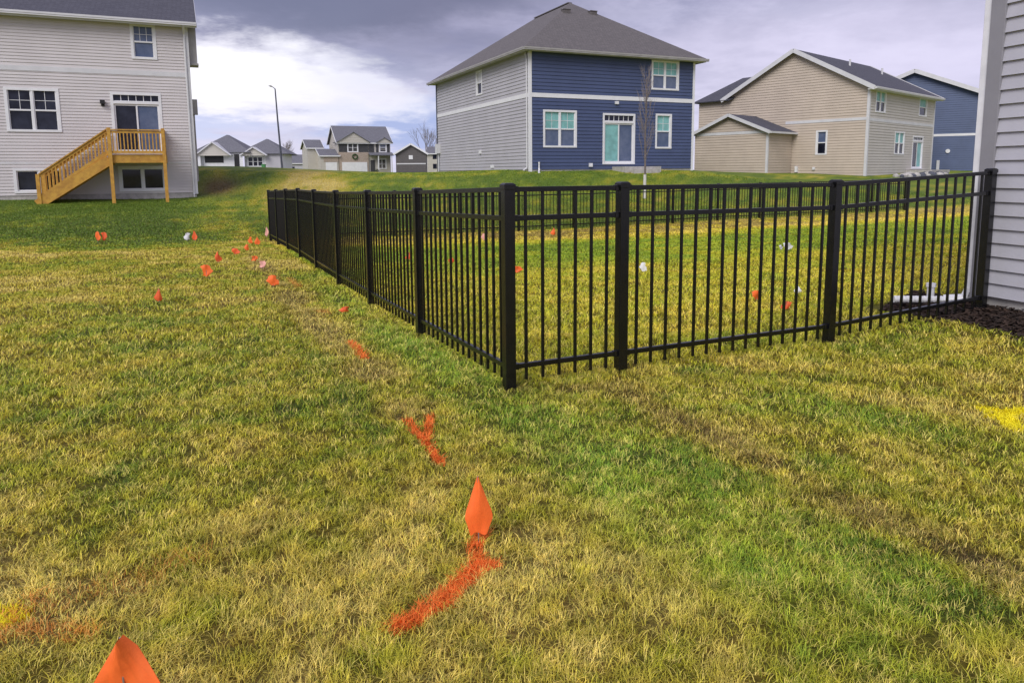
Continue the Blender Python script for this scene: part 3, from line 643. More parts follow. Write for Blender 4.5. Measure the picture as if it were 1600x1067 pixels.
# mulch bed round the near house corner
def mulch():
    V = []; ns, nw = 60, 14; m = MB()
    def P(u, v):       # u along wall (from beyond the corner towards the viewer), v outwards
        ly = .75-u*5.7; half = .86+.10*math.sin(u*9)+.06*math.sin(u*23)
        if u < .14: half *= math.sin(u/.14*math.pi/2)**.5+.02
        x, y = W2(.15-v*half, ly); z = g1(x, y)+.055*max(0,1-v)**.6-.03*v*v+.012*math.sin(x*31)*math.cos(y*27)
        return (x, y, z)
    for a in range(ns):
        for b in range(nw): m.poly([P(a/ns, b/nw), P((a+1)/ns, b/nw), P((a+1)/ns, (b+1)/nw), P(a/ns, (b+1)/nw)])
    for k in range(9000):
        u = random.random()*.6; v = random.random()**.8*1.06; x, y, z = P(u, v); z += random.uniform(.0, .018)
        l, w = random.uniform(.012, .04), random.uniform(.004, .010); t = random.uniform(0, 6.3); c, s_ = math.cos(t), math.sin(t); dz_ = random.uniform(-.012, .012)
        m.poly([(x-c*l-s_*w, y-s_*l+c*w, z-dz_), (x+c*l-s_*w, y+s_*l+c*w, z+dz_), (x+c*l+s_*w, y+s_*l-c*w, z+dz_+.003), (x-c*l+s_*w, y-s_*l-c*w, z-dz_+.003)])
    me = m.build('mulch_bed', MT['mulch']); tag(me, kind='stuff', label='dark mulch along the foot of the near house', cat='mulch')
mulch()
def in_mulch(x, y):
    lx = (x-Wn[0])*dN[1]-(y-Wn[1])*dN[0]; ly = (x-Wn[0])*dN[0]+(y-Wn[1])*dN[1]
    return (lx > -.66-.08*np.sin(ly*3.1)) & (ly < .62)

# ================================================================== FENCES
PW = .066
def make_post(root, p, z, hgt, cap=True):
    q = MB(); w = PW/2; q.box(-w, w, -w, w, -.15, hgt-.012); o = q.build('post', MT['fence'], root, bevel=.004)
    ang = root['_a']; o.location = (p[0], p[1], z); o.rotation_euler.z = ang
    c = MB(); c.box(-w-.004, w+.004, -w-.004, w+.004, hgt-.03, hgt-.002); k = w+.004
    c.hexa([(-k, -k, hgt-.002), (k, -k, hgt-.002), (k, k, hgt-.002), (-k, k, hgt-.002), (-k+.012, -k+.012, hgt+.008), (k-.012, -k+.012, hgt+.008), (k-.012, k-.012, hgt+.008), (-k+.012, k-.012, hgt+.008)])
    c.build('cap', MT['fence'], o, bevel=.002)
    return o
def fence_run(label, start, d, stations, first_post=True, pickets=True, merge_from=99, zf=None, sp=.1165, last_post=True):
    a = math.atan2(d[1], d[0]); root = empty('fence', (start[0], start[1], 0)); root['_a'] = a
    tag(root, label, 'fence'); zf = zf or (lambda s: g1(*(np.array(start)+d*s)))
    H = 1.235
    for k, s in enumerate(stations):
        if (k == 0 and not first_post) or (k == len(stations)-1 and not last_post): continue
        make_post(root, d*s, zf(s), H)
    n = Vector((d[0], d[1], 0))
    proto = None
    for k, (s0, s1) in enumerate(zip(stations, stations[1:])):
        za, zb = zf(s0), zf(s1); u0, u1 = s0+PW/2, s1-PW/2
        P = lambda s, z: (d[0]*s, d[1]*s, z)
        zz_ = lambda s: za+(zb-za)*(s-s0)/(s1-s0)
        for hz in (1.205, 1.035, .135):
            q = MB(); q.bar(P(u0, zz_(u0)+hz), P(u1, zz_(u1)+hz), .028, .030); [q.bar(P(m0, zz_(m0)+hz), P(m1, zz_(m1)+hz), .036, .038) for m0, m1 in ((u0, u0+.028), (u1-.028, u1))]; q.build('rail', MT['fence'], root, bevel=.002)
        L_ = s1-s0; npk = max(1, round(L_/sp)-1); gap = L_/(npk+1); merged = MB()
        for j_ in range(npk):
            s = s0+gap*(j_+1)
            if not pickets or k >= merge_from:
                w = .0085; x, y = d*s; z = zz_(s); merged.box(x-w, x+w, y-w, y+w, z+.045, z+1.200)
            else:
                if proto is None:
                    q = MB(); w = .0085; q.box(-w, w, -w, w, .045, 1.200); proto = q.build('picket', MT['fence'], root, bevel=.0015); o = proto
                else:
                    o = proto.copy(); COL.objects.link(o); o.parent = root
                o.location = P(s, zz_(s)); o.rotation_euler.z = a
        if merged.v: merged.build('picket_row', MT['fence'], root)
    del root['_a']
    return root
sR = [0, .80, 2.68, 4.50]
fence_run('black metal picket fence run from the corner post to the near house', c0, dR, sR, first_post=False,
          zf=lambda s: float(np.interp(s, [0, .8, 2.68, 4.5], [0, -.003, -.012, .06])))
sLs = [1.86*k for k in range(8)]+[14.8]
fence_run('black metal picket fence run going away from the corner post along the open lawn', c0, dL, sLs, merge_from=6,
          zf=lambda s: float(np.interp(s, [0, 1.86, 3.72, 5.58, 7.44, 9.3, 11.16, 13.02, 14.8], [0, -.06, -.115, -.155, -.18, -.195, -.24, -.29, -.34])))
sB = [0]+[1.38+1.83*k for k in range(13)]
fence_run('black metal picket fence run across the far side of the enclosed yard', FAR, dR, sB, first_post=False, pickets=False)

# ================================================================== GRASS BLADES and paint
#PX
PAINT = [
    {'lines': [[(-0.128, 2.414), (-0.137, 2.31), (-0.123, 2.207), (-0.168, 2.109), (-0.223, 2.009), (-0.288, 1.938), (-0.341, 1.889)], [(-0.123, 2.199), (-0.072, 2.21)]], 'w': 0.035, 'k': 1.05, 'c': (1.0, 0.26, 0.045), 'label': 'orange paint hook below the upright orange flag in the middle foreground'},
    {'lines': [[(-0.558, 3.606), (-0.471, 3.398), (-0.397, 3.229), (-0.323, 3.034)], [(-0.448, 3.681), (-0.433, 3.486), (-0.429, 3.295)]], 'w': 0.026, 'k': 1.1, 'c': (1.0, 0.26, 0.045), 'label': 'orange forked paint mark just before the fence corner'},
    {'lines': [[(-1.471, 1.882), (-1.382, 1.901), (-1.252, 1.885)]], 'w': 0.05, 'k': 0.5, 'c': (0.95, 0.28, 0.05), 'faint': 1, 'label': 'faint orange paint streak at the lower left edge'},
    {'lines': [[(-1.493, 1.959), (-1.491, 2.042)]], 'w': 0.045, 'k': 0.45, 'c': (0.95, 0.28, 0.05), 'faint': 1, 'label': 'short orange paint dab above the faint streak at the lower left'},
    {'lines': [[(-1.385, 2.008), (-1.325, 2.09), (-1.198, 2.159), (-1.108, 2.285)]], 'w': 0.08, 'k': 0.3, 'c': (0.62, 0.17, 0.04), 'faint': 1, 'label': 'rusty faded orange paint trail in the lower left lawn'},
    {'lines': [[(-1.322, 5.632), (-1.2, 5.334), (-1.077, 5.023)]], 'w': 0.035, 'k': 0.8, 'c': (1.0, 0.26, 0.045), 'label': 'small orange paint dash beside the left fence run'},
    {'lines': [[(-1.995, 7.175), (-1.852, 7.055)]], 'w': 0.05, 'k': 0.4, 'c': (0.8, 0.2, 0.04), 'faint': 1, 'label': 'faint orange paint spot left of the small flag by the fence'},
    {'lines': [[(-3.143, 9.885), (-2.738, 9.007)]], 'w': 0.06, 'k': 0.5, 'c': (0.7, 0.2, 0.06), 'faint': 1, 'label': 'faint orange paint trail along the left fence run'},
    {'lines': [[(2.585, 3.738), (2.663, 3.674), (2.818, 3.721)], [(2.546, 3.618), (2.609, 3.597)], [(2.65, 3.675), (2.527, 3.441)]], 'w': 0.045, 'k': 2.2, 'c': (1.0, 0.88, 0.02), 'label': 'yellow paint arrow on the lawn at the right edge'},
    {'lines': [[(-1.536, 1.966), (-1.496, 1.941)]], 'w': 0.05, 'k': 1.8, 'c': (1.0, 0.88, 0.02), 'label': 'tiny yellow paint dab at the lower left edge'}]
def seg_dist(x, y, pts):
    best = np.full(len(x), 1e9)
    for (ax, ay), (bx, by) in zip(pts, pts[1:]):
        vx, vy = bx-ax, by-ay; l2 = vx*vx+vy*vy+1e-9; t = np.clip(((x-ax)*vx+(y-ay)*vy)/l2, 0, 1)
        best = np.minimum(best, np.hypot(x-ax-t*vx, y-ay-t*vy))
    return best
def blades():
    XS, YS = [], []
    edges = [1.0, 1.6, 2.0, 2.4, 2.9, 3.4, 4., 4.6, 6, 8, 10.5, 14, 18, 23, 30, 38]
    for r0, r1 in zip(edges, edges[1:]):
        rm = (r0+r1)/2; dens = 38000 if rm < 2.4 else 38000*(2.4/rm)**2.05
        th = R(44); area = th*(r1*r1-r0*r0); n = int(area*dens)
        r = np.sqrt(rng.uniform(r0*r0, r1*r1, n)); t = rng.uniform(-th, th, n); XS.append(r*np.sin(t)); YS.append(r*np.cos(t))
        if r1 < 15:                                   # thinner turf outside the frame
            n2 = int(R(56)*(r1*r1-r0*r0)*dens*.42); r = np.sqrt(rng.uniform(r0*r0, r1*r1, n2)); t = rng.uniform(th, R(100), n2)*rng.choice([-1, 1], n2); XS.append(r*np.sin(t)); YS.append(r*np.cos(t))
    n2 = 30000; r = 1.0*np.sqrt(rng.random(n2)); t = rng.uniform(-R(110), R(110), n2); XS.append(r*np.sin(t)); YS.append(r*np.cos(t))
    x = np.concatenate(XS); y = np.concatenate(YS)
    rx, ry = [], []; reg = len(x)
    for pm in PAINT:
        for ln in pm['lines']:
            for (ax, ay), (bx, by) in zip(ln, ln[1:]):
                l_ = math.hypot(bx-ax, by-ay); m_ = int((l_+.02)*pm['w']*3*(22000 if ay < 3.2 else 13000)*min(1., pm['k'])); u = rng.uniform(0, 1, m_); ja = rng.normal(0, pm['w']*.75, m_); jb = rng.normal(0, pm['w']*.75, m_)
                rx.append(ax+(bx-ax)*u+ja); ry.append(ay+(by-ay)*u+jb)
    ex = np.concatenate(rx); ey = np.concatenate(ry); x = np.r_[x, ex]; y = np.r_[y, ey]; extra = np.arange(len(x)) >= reg
    # clumping
    cn = vnoise(x, y, .055, 77, 2); thin = smooth(np.hypot(x, y), 5., 12.)
    keep = rng.random(len(x)) < np.maximum(.25+.95*smooth(cn, .28, .58), thin*.8); keep &= ~in_mulch(x, y)
    keep &= ~((np.hypot(x-Wn[0], y-Wn[1]) < 0))
    keep |= extra; x = x[keep]; y = y[keep]; extra = extra[keep]; n = len(x); r = np.hypot(x, y)
    z = gz(x, y)
    col = grass_col(x, y)
    # per blade variety: straw blades, dark green blades
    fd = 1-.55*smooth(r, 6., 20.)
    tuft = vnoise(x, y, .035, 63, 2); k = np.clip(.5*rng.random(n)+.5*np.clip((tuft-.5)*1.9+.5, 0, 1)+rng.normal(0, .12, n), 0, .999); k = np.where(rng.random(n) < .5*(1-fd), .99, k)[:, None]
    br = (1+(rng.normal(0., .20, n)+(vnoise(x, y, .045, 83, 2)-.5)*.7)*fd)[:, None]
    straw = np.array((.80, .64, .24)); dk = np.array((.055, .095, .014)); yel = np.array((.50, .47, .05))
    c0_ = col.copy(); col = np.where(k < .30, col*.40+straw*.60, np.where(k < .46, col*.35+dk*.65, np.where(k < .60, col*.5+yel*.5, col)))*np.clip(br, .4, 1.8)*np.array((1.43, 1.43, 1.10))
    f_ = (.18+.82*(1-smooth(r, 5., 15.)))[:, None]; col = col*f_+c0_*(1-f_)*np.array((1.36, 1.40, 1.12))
    lod = np.clip(r/3.6, .55, 6.)
    clump = vnoise(x, y, .16, 55, 2)
    hgt = (.008+.014*clump+rng.uniform(0, .010, n))*np.clip(lod, 1, 1.5)
    hgt = np.where(extra, hgt*.6, hgt)
    wid = rng.uniform(.0021, .0040, n)*lod*np.where((np.abs(np.arctan2(x, y)) > R(44)) | (r < 1), 1.9, 1.)
    ph = rng.uniform(0, 2*np.pi, n); lean = rng.uniform(.4, 2.2, n)*hgt; clumpdir = vnoise(x, y, .22, 91, 2)*12.; ph = np.where(rng.random(n) < .25, clumpdir+rng.normal(0, .9, n), ph)
    ux, uy = np.cos(ph), np.sin(ph); sx, sy = -uy*wid/2, ux*wid/2
    V = np.empty((n, 5, 3)); dn = z-.004
    V[:, 0] = np.c_[x-sx, y-sy, dn]; V[:, 1] = np.c_[x+sx, y+sy, dn]
    mx, my = x+ux*lean*.35, y+uy*lean*.35
    V[:, 2] = np.c_[mx+sx*.9, my+sy*.9, z+hgt*.62]; V[:, 3] = np.c_[mx-sx*.9, my-sy*.9, z+hgt*.62]
    V[:, 4] = np.c_[x+ux*lean, y+uy*lean, z+hgt*.95]
    def emit(name, idx, m, c):
        q = V[idx].reshape(-1, 3); b = (np.arange(len(idx))*5)[:, None]
        F = np.concatenate([b+np.array([0, 1, 2]), b+np.array([0, 2, 3]), b+np.array([3, 2, 4])])
        return np_mesh(name, q, F, m, np.repeat(c, 5, 0))
    own = np.full(n, -1)
    for pi, pm in enumerate(PAINT):
        d = np.full(n, 1e9)
        for ln in pm['lines']: d = np.minimum(d, seg_dist(x, y, ln))
        w = pm['w']*(.55+.9*vnoise(x, y, .05, 13, 2))
        f = np.clip(1.25-(d/w)**2, 0, 1)*pm['k']; f = np.where(d > w*1.6, 0, f)
        hit = rng.random(n) < f; own[hit & (own < 0)] = pi
    for pi, pm in enumerate(PAINT):
        idx = np.nonzero(own == pi)[0]
        if len(idx) == 0: continue
        V[idx, 2:, 2] += .002
        c = np.tile(np.array(pm['c']), (len(idx), 1))*np.clip(rng.normal(1, .14, len(idx)), .6, 1.3)[:, None]
        if pm.get('faint'): c = c*.6+col[idx]*.4
        o = emit('paint_mark', idx, M_BLADE, c); tag(o, pm['label'], 'paint mark', 'spray painted utility marks on the lawn')
    idx = np.nonzero((own < 0) & ~extra)[0]
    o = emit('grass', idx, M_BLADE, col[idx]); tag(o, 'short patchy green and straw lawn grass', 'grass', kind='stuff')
    print('blades', n)
blades()

# ================================================================== MARKING FLAGS
FLAGS = [
    {'x': -0.126, 'y': 2.361, 'zf': 0, 'hgt': 0.253, 'w': 0.1, 'h': 0.211, 'm': 'orange', 'label': 'bright orange flag standing upright at the top of the painted hook', 'group': 'orange utility marking flags in the open lawn', 'shape': 'kite', 'rz': 0},
    {'x': -0.87, 'y': 1.44, 'zf': 0, 'hgt': 0.3, 'w': 0.165, 'h': 0.19, 'm': 'orange', 'label': 'large bright orange flag cut off by the bottom edge of the photo', 'group': 'orange utility marking flags in the open lawn', 'shape': 'kite', 'rz': 0.1},
    {'x': -3.907, 'y': 7.724, 'zf': 0, 'hgt': 0.18, 'w': 0.077, 'h': 0.144, 'm': 'orange2', 'label': 'slim orange flag standing alone in the left lawn', 'group': 'orange utility marking flags in the open lawn', 'shape': 'drop', 'rz': 0.36},
    {'x': -9.611, 'y': 16.386, 'zf': 0, 'hgt': 0.262, 'w': 0.178, 'h': 0.209, 'm': 'orange', 'label': 'left orange flag of the touching pair far out on the left lawn', 'group': 'orange utility marking flags in the open lawn', 'shape': 'round', 'rz': -0.48},
    {'x': -9.5, 'y': 16.452, 'zf': 0, 'hgt': 0.244, 'w': 0.134, 'h': 0.195, 'm': 'orange2', 'label': 'right dull orange flag of the touching pair far out on the left lawn', 'group': 'orange utility marking flags in the open lawn', 'shape': 'round', 'rz': 0.0},
    {'x': -7.868, 'y': 17.123, 'zf': 0, 'hgt': 0.215, 'w': 0.139, 'h': 0.172, 'm': 'whiteflag', 'label': 'white flag beside an orange flag, far out on the left lawn', 'group': 'orange utility marking flags in the open lawn', 'shape': 'round', 'rz': 0.48},
    {'x': -7.657, 'y': 17.032, 'zf': 0, 'hgt': 0.272, 'w': 0.169, 'h': 0.217, 'm': 'orange2', 'label': 'orange flag just right of the white flag, far out on the left lawn', 'group': 'orange utility marking flags in the open lawn', 'shape': 'kite', 'rz': -0.36},
    {'x': -4.272, 'y': 9.804, 'zf': 0, 'hgt': 0.204, 'w': 0.142, 'h': 0.163, 'm': 'orange', 'label': 'biggest orange flag of the scattered row left of the fence', 'group': 'orange utility marking flags in the open lawn', 'shape': 'round', 'rz': 0.12},
    {'x': -4.855, 'y': 11.616, 'zf': 0, 'hgt': 0.213, 'w': 0.105, 'h': 0.171, 'm': 'orange2', 'label': 'dull orange flag standing between the biggest far flag and the cluster', 'group': 'orange utility marking flags in the open lawn', 'shape': 'drop', 'rz': 0.6},
    {'x': -5.16, 'y': 13.14, 'zf': 0, 'hgt': 0.135, 'w': 0.166, 'h': 0.108, 'm': 'orange2', 'label': 'low crumpled orange flag just left of the flag cluster', 'group': 'orange utility marking flags in the open lawn', 'shape': 'round', 'rz': -0.24},
    {'x': -5.287, 'y': 14.061, 'zf': 0, 'hgt': 0.145, 'w': 0.089, 'h': 0.116, 'm': 'orange', 'label': 'tiniest orange flag at the lower left of the cluster near the fence end', 'group': 'orange utility marking flags in the open lawn', 'shape': 'round', 'rz': 0.24},
    {'x': -6.088, 'y': 16.414, 'zf': 0, 'hgt': 0.187, 'w': 0.163, 'h': 0.15, 'm': 'orange', 'label': 'left orange flag of the cluster near the fence end', 'group': 'orange utility marking flags in the open lawn', 'shape': 'round', 'rz': -0.6},
    {'x': -5.703, 'y': 15.797, 'zf': 0, 'hgt': 0.216, 'w': 0.143, 'h': 0.173, 'm': 'orange', 'label': 'right orange flag of the cluster near the fence end', 'group': 'orange utility marking flags in the open lawn', 'shape': 'kite', 'rz': -0.12},
    {'x': -4.358, 'y': 11.908, 'zf': 0, 'hgt': 0.109, 'w': 0.108, 'h': 0.087, 'm': 'orange', 'label': 'small orange flag below the cluster near the fence end', 'group': 'orange utility marking flags in the open lawn', 'shape': 'round', 'rz': 0.36},
    {'x': -3.913, 'y': 11.005, 'zf': 0, 'hgt': 0.127, 'w': 0.129, 'h': 0.101, 'm': 'pink', 'label': 'pinkish orange flag between the cluster and the star shaped flag', 'group': 'orange utility marking flags in the open lawn', 'shape': 'rect', 'rz': -0.48},
    {'x': -3.074, 'y': 9.002, 'zf': 0, 'hgt': 0.167, 'w': 0.146, 'h': 0.134, 'm': 'orange', 'label': 'wide crumpled orange flag nearest the left fence run', 'group': 'orange utility marking flags in the open lawn', 'shape': 'round', 'rz': 0.0},
    {'x': -1.702, 'y': 7.077, 'zf': 0, 'hgt': 0.075, 'w': 0.096, 'h': 0.06, 'm': 'orange2', 'label': 'low orange flag beside the left fence run, right of the faint paint spot', 'group': 'orange utility marking flags in the open lawn', 'shape': 'round', 'rz': 0.48},
    {'x': -6.4, 'y': 18.454, 'zf': 0, 'hgt': 0.294, 'w': 0.133, 'h': 0.235, 'm': 'pink', 'label': 'pale pink flag against the far end post of the left fence run', 'group': 'orange utility marking flags in the open lawn', 'shape': 'drop', 'rz': -0.36},
    {'x': 0.074, 'y': 10.313, 'zf': 0, 'hgt': 0.119, 'w': 0.149, 'h': 0.095, 'm': 'orange', 'label': 'orange flag just right of the corner post, inside the yard', 'group': 'marking flags inside the fenced yard', 'shape': 'round', 'rz': 0.12},
    {'x': 2.507, 'y': 7.161, 'zf': 0, 'hgt': 0.117, 'w': 0.123, 'h': 0.094, 'm': 'orange', 'label': 'brightest orange flag inside the yard', 'group': 'marking flags inside the fenced yard', 'shape': 'round', 'rz': 0.6},
    {'x': 2.583, 'y': 6.574, 'zf': 0, 'hgt': 0.093, 'w': 0.095, 'h': 0.074, 'm': 'orange2', 'label': 'dull low orange flag right of the brightest yard flag', 'group': 'marking flags inside the fenced yard', 'shape': 'round', 'rz': -0.24},
    {'x': 1.137, 'y': 19.187, 'zf': 0, 'hgt': 0.24, 'w': 0.139, 'h': 0.192, 'm': 'orange', 'label': 'small orange flag at the foot of the back fence', 'group': 'marking flags inside the fenced yard', 'shape': 'drop', 'rz': 0.24},
    {'x': -0.699, 'y': 17.631, 'zf': 0, 'hgt': 0.201, 'w': 0.159, 'h': 0.161, 'm': 'pink', 'label': 'pale orange flag seen through the left fence, nearest the corner post', 'group': 'marking flags inside the fenced yard', 'shape': 'round', 'rz': -0.6},
    {'x': -1.026, 'y': 11.855, 'zf': 0, 'hgt': 0.136, 'w': 0.107, 'h': 0.109, 'm': 'orange2', 'label': 'orange flag seen through the left fence, middle of the three there', 'group': 'marking flags inside the fenced yard', 'shape': 'kite', 'rz': -0.12},
    {'x': -1.808, 'y': 12.338, 'zf': 0, 'hgt': 0.156, 'w': 0.111, 'h': 0.125, 'm': 'orange2', 'label': 'orange flag seen through the left fence, leftmost of the three there', 'group': 'marking flags inside the fenced yard', 'shape': 'drop', 'rz': 0.36},
    {'x': 1.877, 'y': 10.039, 'zf': 0, 'hgt': 0.162, 'w': 0.1, 'h': 0.13, 'm': 'whiteflag', 'label': 'white flag just right of the second post of the right fence run', 'group': 'marking flags inside the fenced yard', 'shape': 'round', 'rz': -0.48},
    {'x': 5.06, 'y': 12.908, 'zf': 0, 'hgt': 0.162, 'w': 0.163, 'h': 0.13, 'm': 'whiteflag', 'label': 'larger white flag of the far pair in the yard', 'group': 'marking flags inside the fenced yard', 'shape': 'round', 'rz': 0.0},
    {'x': 4.996, 'y': 13.079, 'zf': 0, 'hgt': 0.108, 'w': 0.083, 'h': 0.084, 'm': 'whiteflag', 'label': 'smaller white flag of the far pair in the yard', 'group': 'marking flags inside the fenced yard', 'shape': 'round', 'rz': 0.48},
    {'x': 3.053, 'y': 7.474, 'zf': 0, 'hgt': 0.104, 'w': 0.081, 'h': 0.083, 'm': 'whiteflag', 'label': 'white flag above the dull orange flag in the yard', 'group': 'marking flags inside the fenced yard', 'shape': 'kite', 'rz': -0.36}]
def flag(x, y, zf, hgt, w, h, m, label, group, rz=0., shape='kite', lean=0., name='marking_flag'):
    """wire stake with a plastic flag; zf = height of the flag's top"""
    z = g1(x, y); r = empty(name, (x, y, z), rz); tag(r, label, 'flag', group)
    q = MB(); tx = lean; q.tube([(0, 0, -.05), (tx*.5, 0, hgt*.5), (tx, 0, hgt)], .0022 if hypot(x, y) < 5 else .003, 6); q.build('wire', MT['steel'], r)
    q = MB(); prof = dict(kite=[(0, .03), (.2, .31), (.4, .60), (.6, .90), (.68, .99), (.74, 1.), (.86, .82), (1., .60)],
        rect=[(0, .85), (.3, .95), (.6, 1.), (.85, .95), (1., .8)], drop=[(0, .05), (.2, .3), (.45, .7), (.7, 1.), (.88, .85), (1., .35)],
        round=[(0, .25), (.14, .85), (.34, .70), (.55, 1.), (.78, .72), (.9, .8), (1., .2)])[shape]
    nc = 8; rows = []; sd_ = x*13.7+y*7.1
    for v, hw in prof:
        row = []
        for c in range(nc+1):
            u = -1+2*c/nc; px = tx+u*hw*w/2*((.94 if u < 0 else 1.) if shape == 'kite' else 1+.35*math.sin(sd_+v*6+(2.4 if u < 0 else 0)))
            py = -.006+.10*w*u*u+.055*w*math.sin(5*v+2.2*u+sd_)+.03*w*math.sin(11*u*hw+3*v+sd_)
            pz = hgt-h*v-.05*h*u*u*hw*(v-.5)+(.03*h*math.sin(sd_+4*u) if v > .9 else 0); row.append((px, py, pz))
        rows.append(row)
    th = .0009
    for off, fl in ((0, 1), (th, -1)):
        for i_ in range(len(rows)-1):
            for c in range(nc):
                p = [rows[i_][c], rows[i_][c+1], rows[i_+1][c+1], rows[i_+1][c]][::fl]; q.poly([(a_[0], a_[1]+off, a_[2]) for a_ in p])
    me_v = {}; nv = []; remap = []
    for v_ in q.v:
        k_ = tuple(round(c*20000) for c in v_)
        if k_ not in me_v: me_v[k_] = len(nv); nv.append(v_)
        remap.append(me_v[k_])
    q.f = [tuple(remap[i_] for i_ in f_) for f_ in q.f]; q.v = nv
    q.build('flag_sheet', MT[m], r, smooth=True)
    return r
hypot = math.hypot
for f in FLAGS: flag(**f)

# ================================================================== YOUNG TREE
def young_tree():
    x, y = 5.35, 28.6; z = g1(x, y); r = tag(empty('young_tree', (x, y, z)), 'slim leafless sapling in a pale trunk guard before the navy house', 'tree')
    q = MB(); pts = [(0, 0, -.1), (.01, 0, 1.2), (-.01, .01, 2.4), (.02, 0, 3.6), (.0, 0, 4.6), (.01, 0, 5.0)]; q.tube(pts, [.045, .04, .034, .024, .012, .004], 7); q.build('trunk', MT['bark'], r)
    part(r, 'trunk_guard', 'guard', lambda q: q.tube([(0, 0, -.05), (.005, 0, .95)], .06, 8))
    q = MB()
    for k in range(60):
        z0 = 1.3+3.4*(k/60)**.9; t = random.uniform(0, 6.28); l = random.uniform(.5, 1.2)*(1.15-.16*(z0-1)); c, s_ = math.cos(t), math.sin(t)
        p1 = (c*l*.22, s_*l*.22, z0+l*.42); p2 = (c*l*.34, s_*l*.34, z0+l); q.tube([(0, 0, z0), p1, p2], [.010, .007, .003], 4)
        for j_ in range(5):
            u = random.uniform(.3, 1.); b = [p1[i_]+(p2[i_]-p1[i_])*u for i_ in range(3)]; t2 = t+random.uniform(-1.5, 1.5); l2 = random.uniform(.15, .35)
            q.tube([b, (b[0]+math.cos(t2)*l2*.4, b[1]+math.sin(t2)*l2*.4, b[2]+l2)], [.005, .002], 3)
    q.build('crown', MT['twig'], r)
young_tree()

# ================================================================== FAR HOUSES, pole, road, far trees
def box_house(root, Wd, D, zb, ze, zp, wall, roof, T=FRONT, trimm='white', axis='x', ov=.4, x0=0., y0=0.):
    """walls with real siding in front and on the left side, gable roof along 'axis'"""
    q = MB(); TF = lambda s, o, z: (x0+s, y0-o, z); TS = lambda s, o, z: (x0-o, y0+s, z); TR = lambda s, o, z: (x0+Wd+o, y0+s, z)
    if axis == 'x':
        siding(q, TF, 0, Wd, zb, ze, (), .3, .02); gable_end(q, TS, 0, D, zb, ze, zp, (), .3); gable_end(q, TR, 0, D, zb, ze, zp, (), .3)
    else:
        gable_end(q, TF, 0, Wd, zb, ze, zp, (), .3); siding(q, TS, 0, D, zb, ze, (), .3, .02); siding(q, TR, 0, D, zb, ze, (), .3, .02)
    q.poly([(x0, y0+D, zb), (x0+Wd, y0+D, zb), (x0+Wd, y0+D, ze), (x0, y0+D, ze)]); q.build('wall', MT[wall], root)
    q = MB()
    if axis == 'x':
        k = (zp-ze)/(D/2); e = ze-ov*k+.1; r_ = zp+.1
        q.slab([(x0-ov, y0-ov, e), (x0+Wd+ov, y0-ov, e), (x0+Wd+ov, y0+D/2, r_), (x0-ov, y0+D/2, r_)], .12); q.slab([(x0-ov, y0+D/2, r_), (x0+Wd+ov, y0+D/2, r_), (x0+Wd+ov, y0+D+ov, e), (x0-ov, y0+D+ov, e)], .12)
    else:
        k = (zp-ze)/(Wd/2); e = ze-ov*k+.1; r_ = zp+.1; xm = x0+Wd/2
        q.slab([(x0-ov, y0-ov, e), (x0-ov, y0+D+ov, e), (xm, y0+D+ov, r_), (xm, y0-ov, r_)], .12); q.slab([(xm, y0-ov, r_), (xm, y0+D+ov, r_), (x0+Wd+ov, y0+D+ov, e), (x0+Wd+ov, y0-ov, e)], .12)
    rf = q.build('roof', MT[roof], root); q = MB()
    if axis == 'x':
        q.box(x0-ov, x0+Wd+ov, y0-ov-.05, y0-ov, e-.2, e)
        for x in (x0-ov-.03, x0+Wd+ov+.03): q.bar((x, y0-ov, e-.1), (x, y0+D/2, r_-.1), .05, .25); q.bar((x, y0+D/2, r_-.1), (x, y0+D+ov, e-.1), .05, .25)
    else:
        q.bar((x0-ov, y0-ov-.03, e-.1), (x0+Wd/2, y0-ov-.03, r_-.1), .05, .3); q.bar((x0+Wd/2, y0-ov-.03, r_-.1), (x0+Wd+ov, y0-ov-.03, e-.1), .05, .3)
    q.build('fascia', MT[trimm], rf)
    return rf
def solid(root, name, m, T, *a, **k): return part(root, name, m, lambda q: trim(q, T, *a), **k)

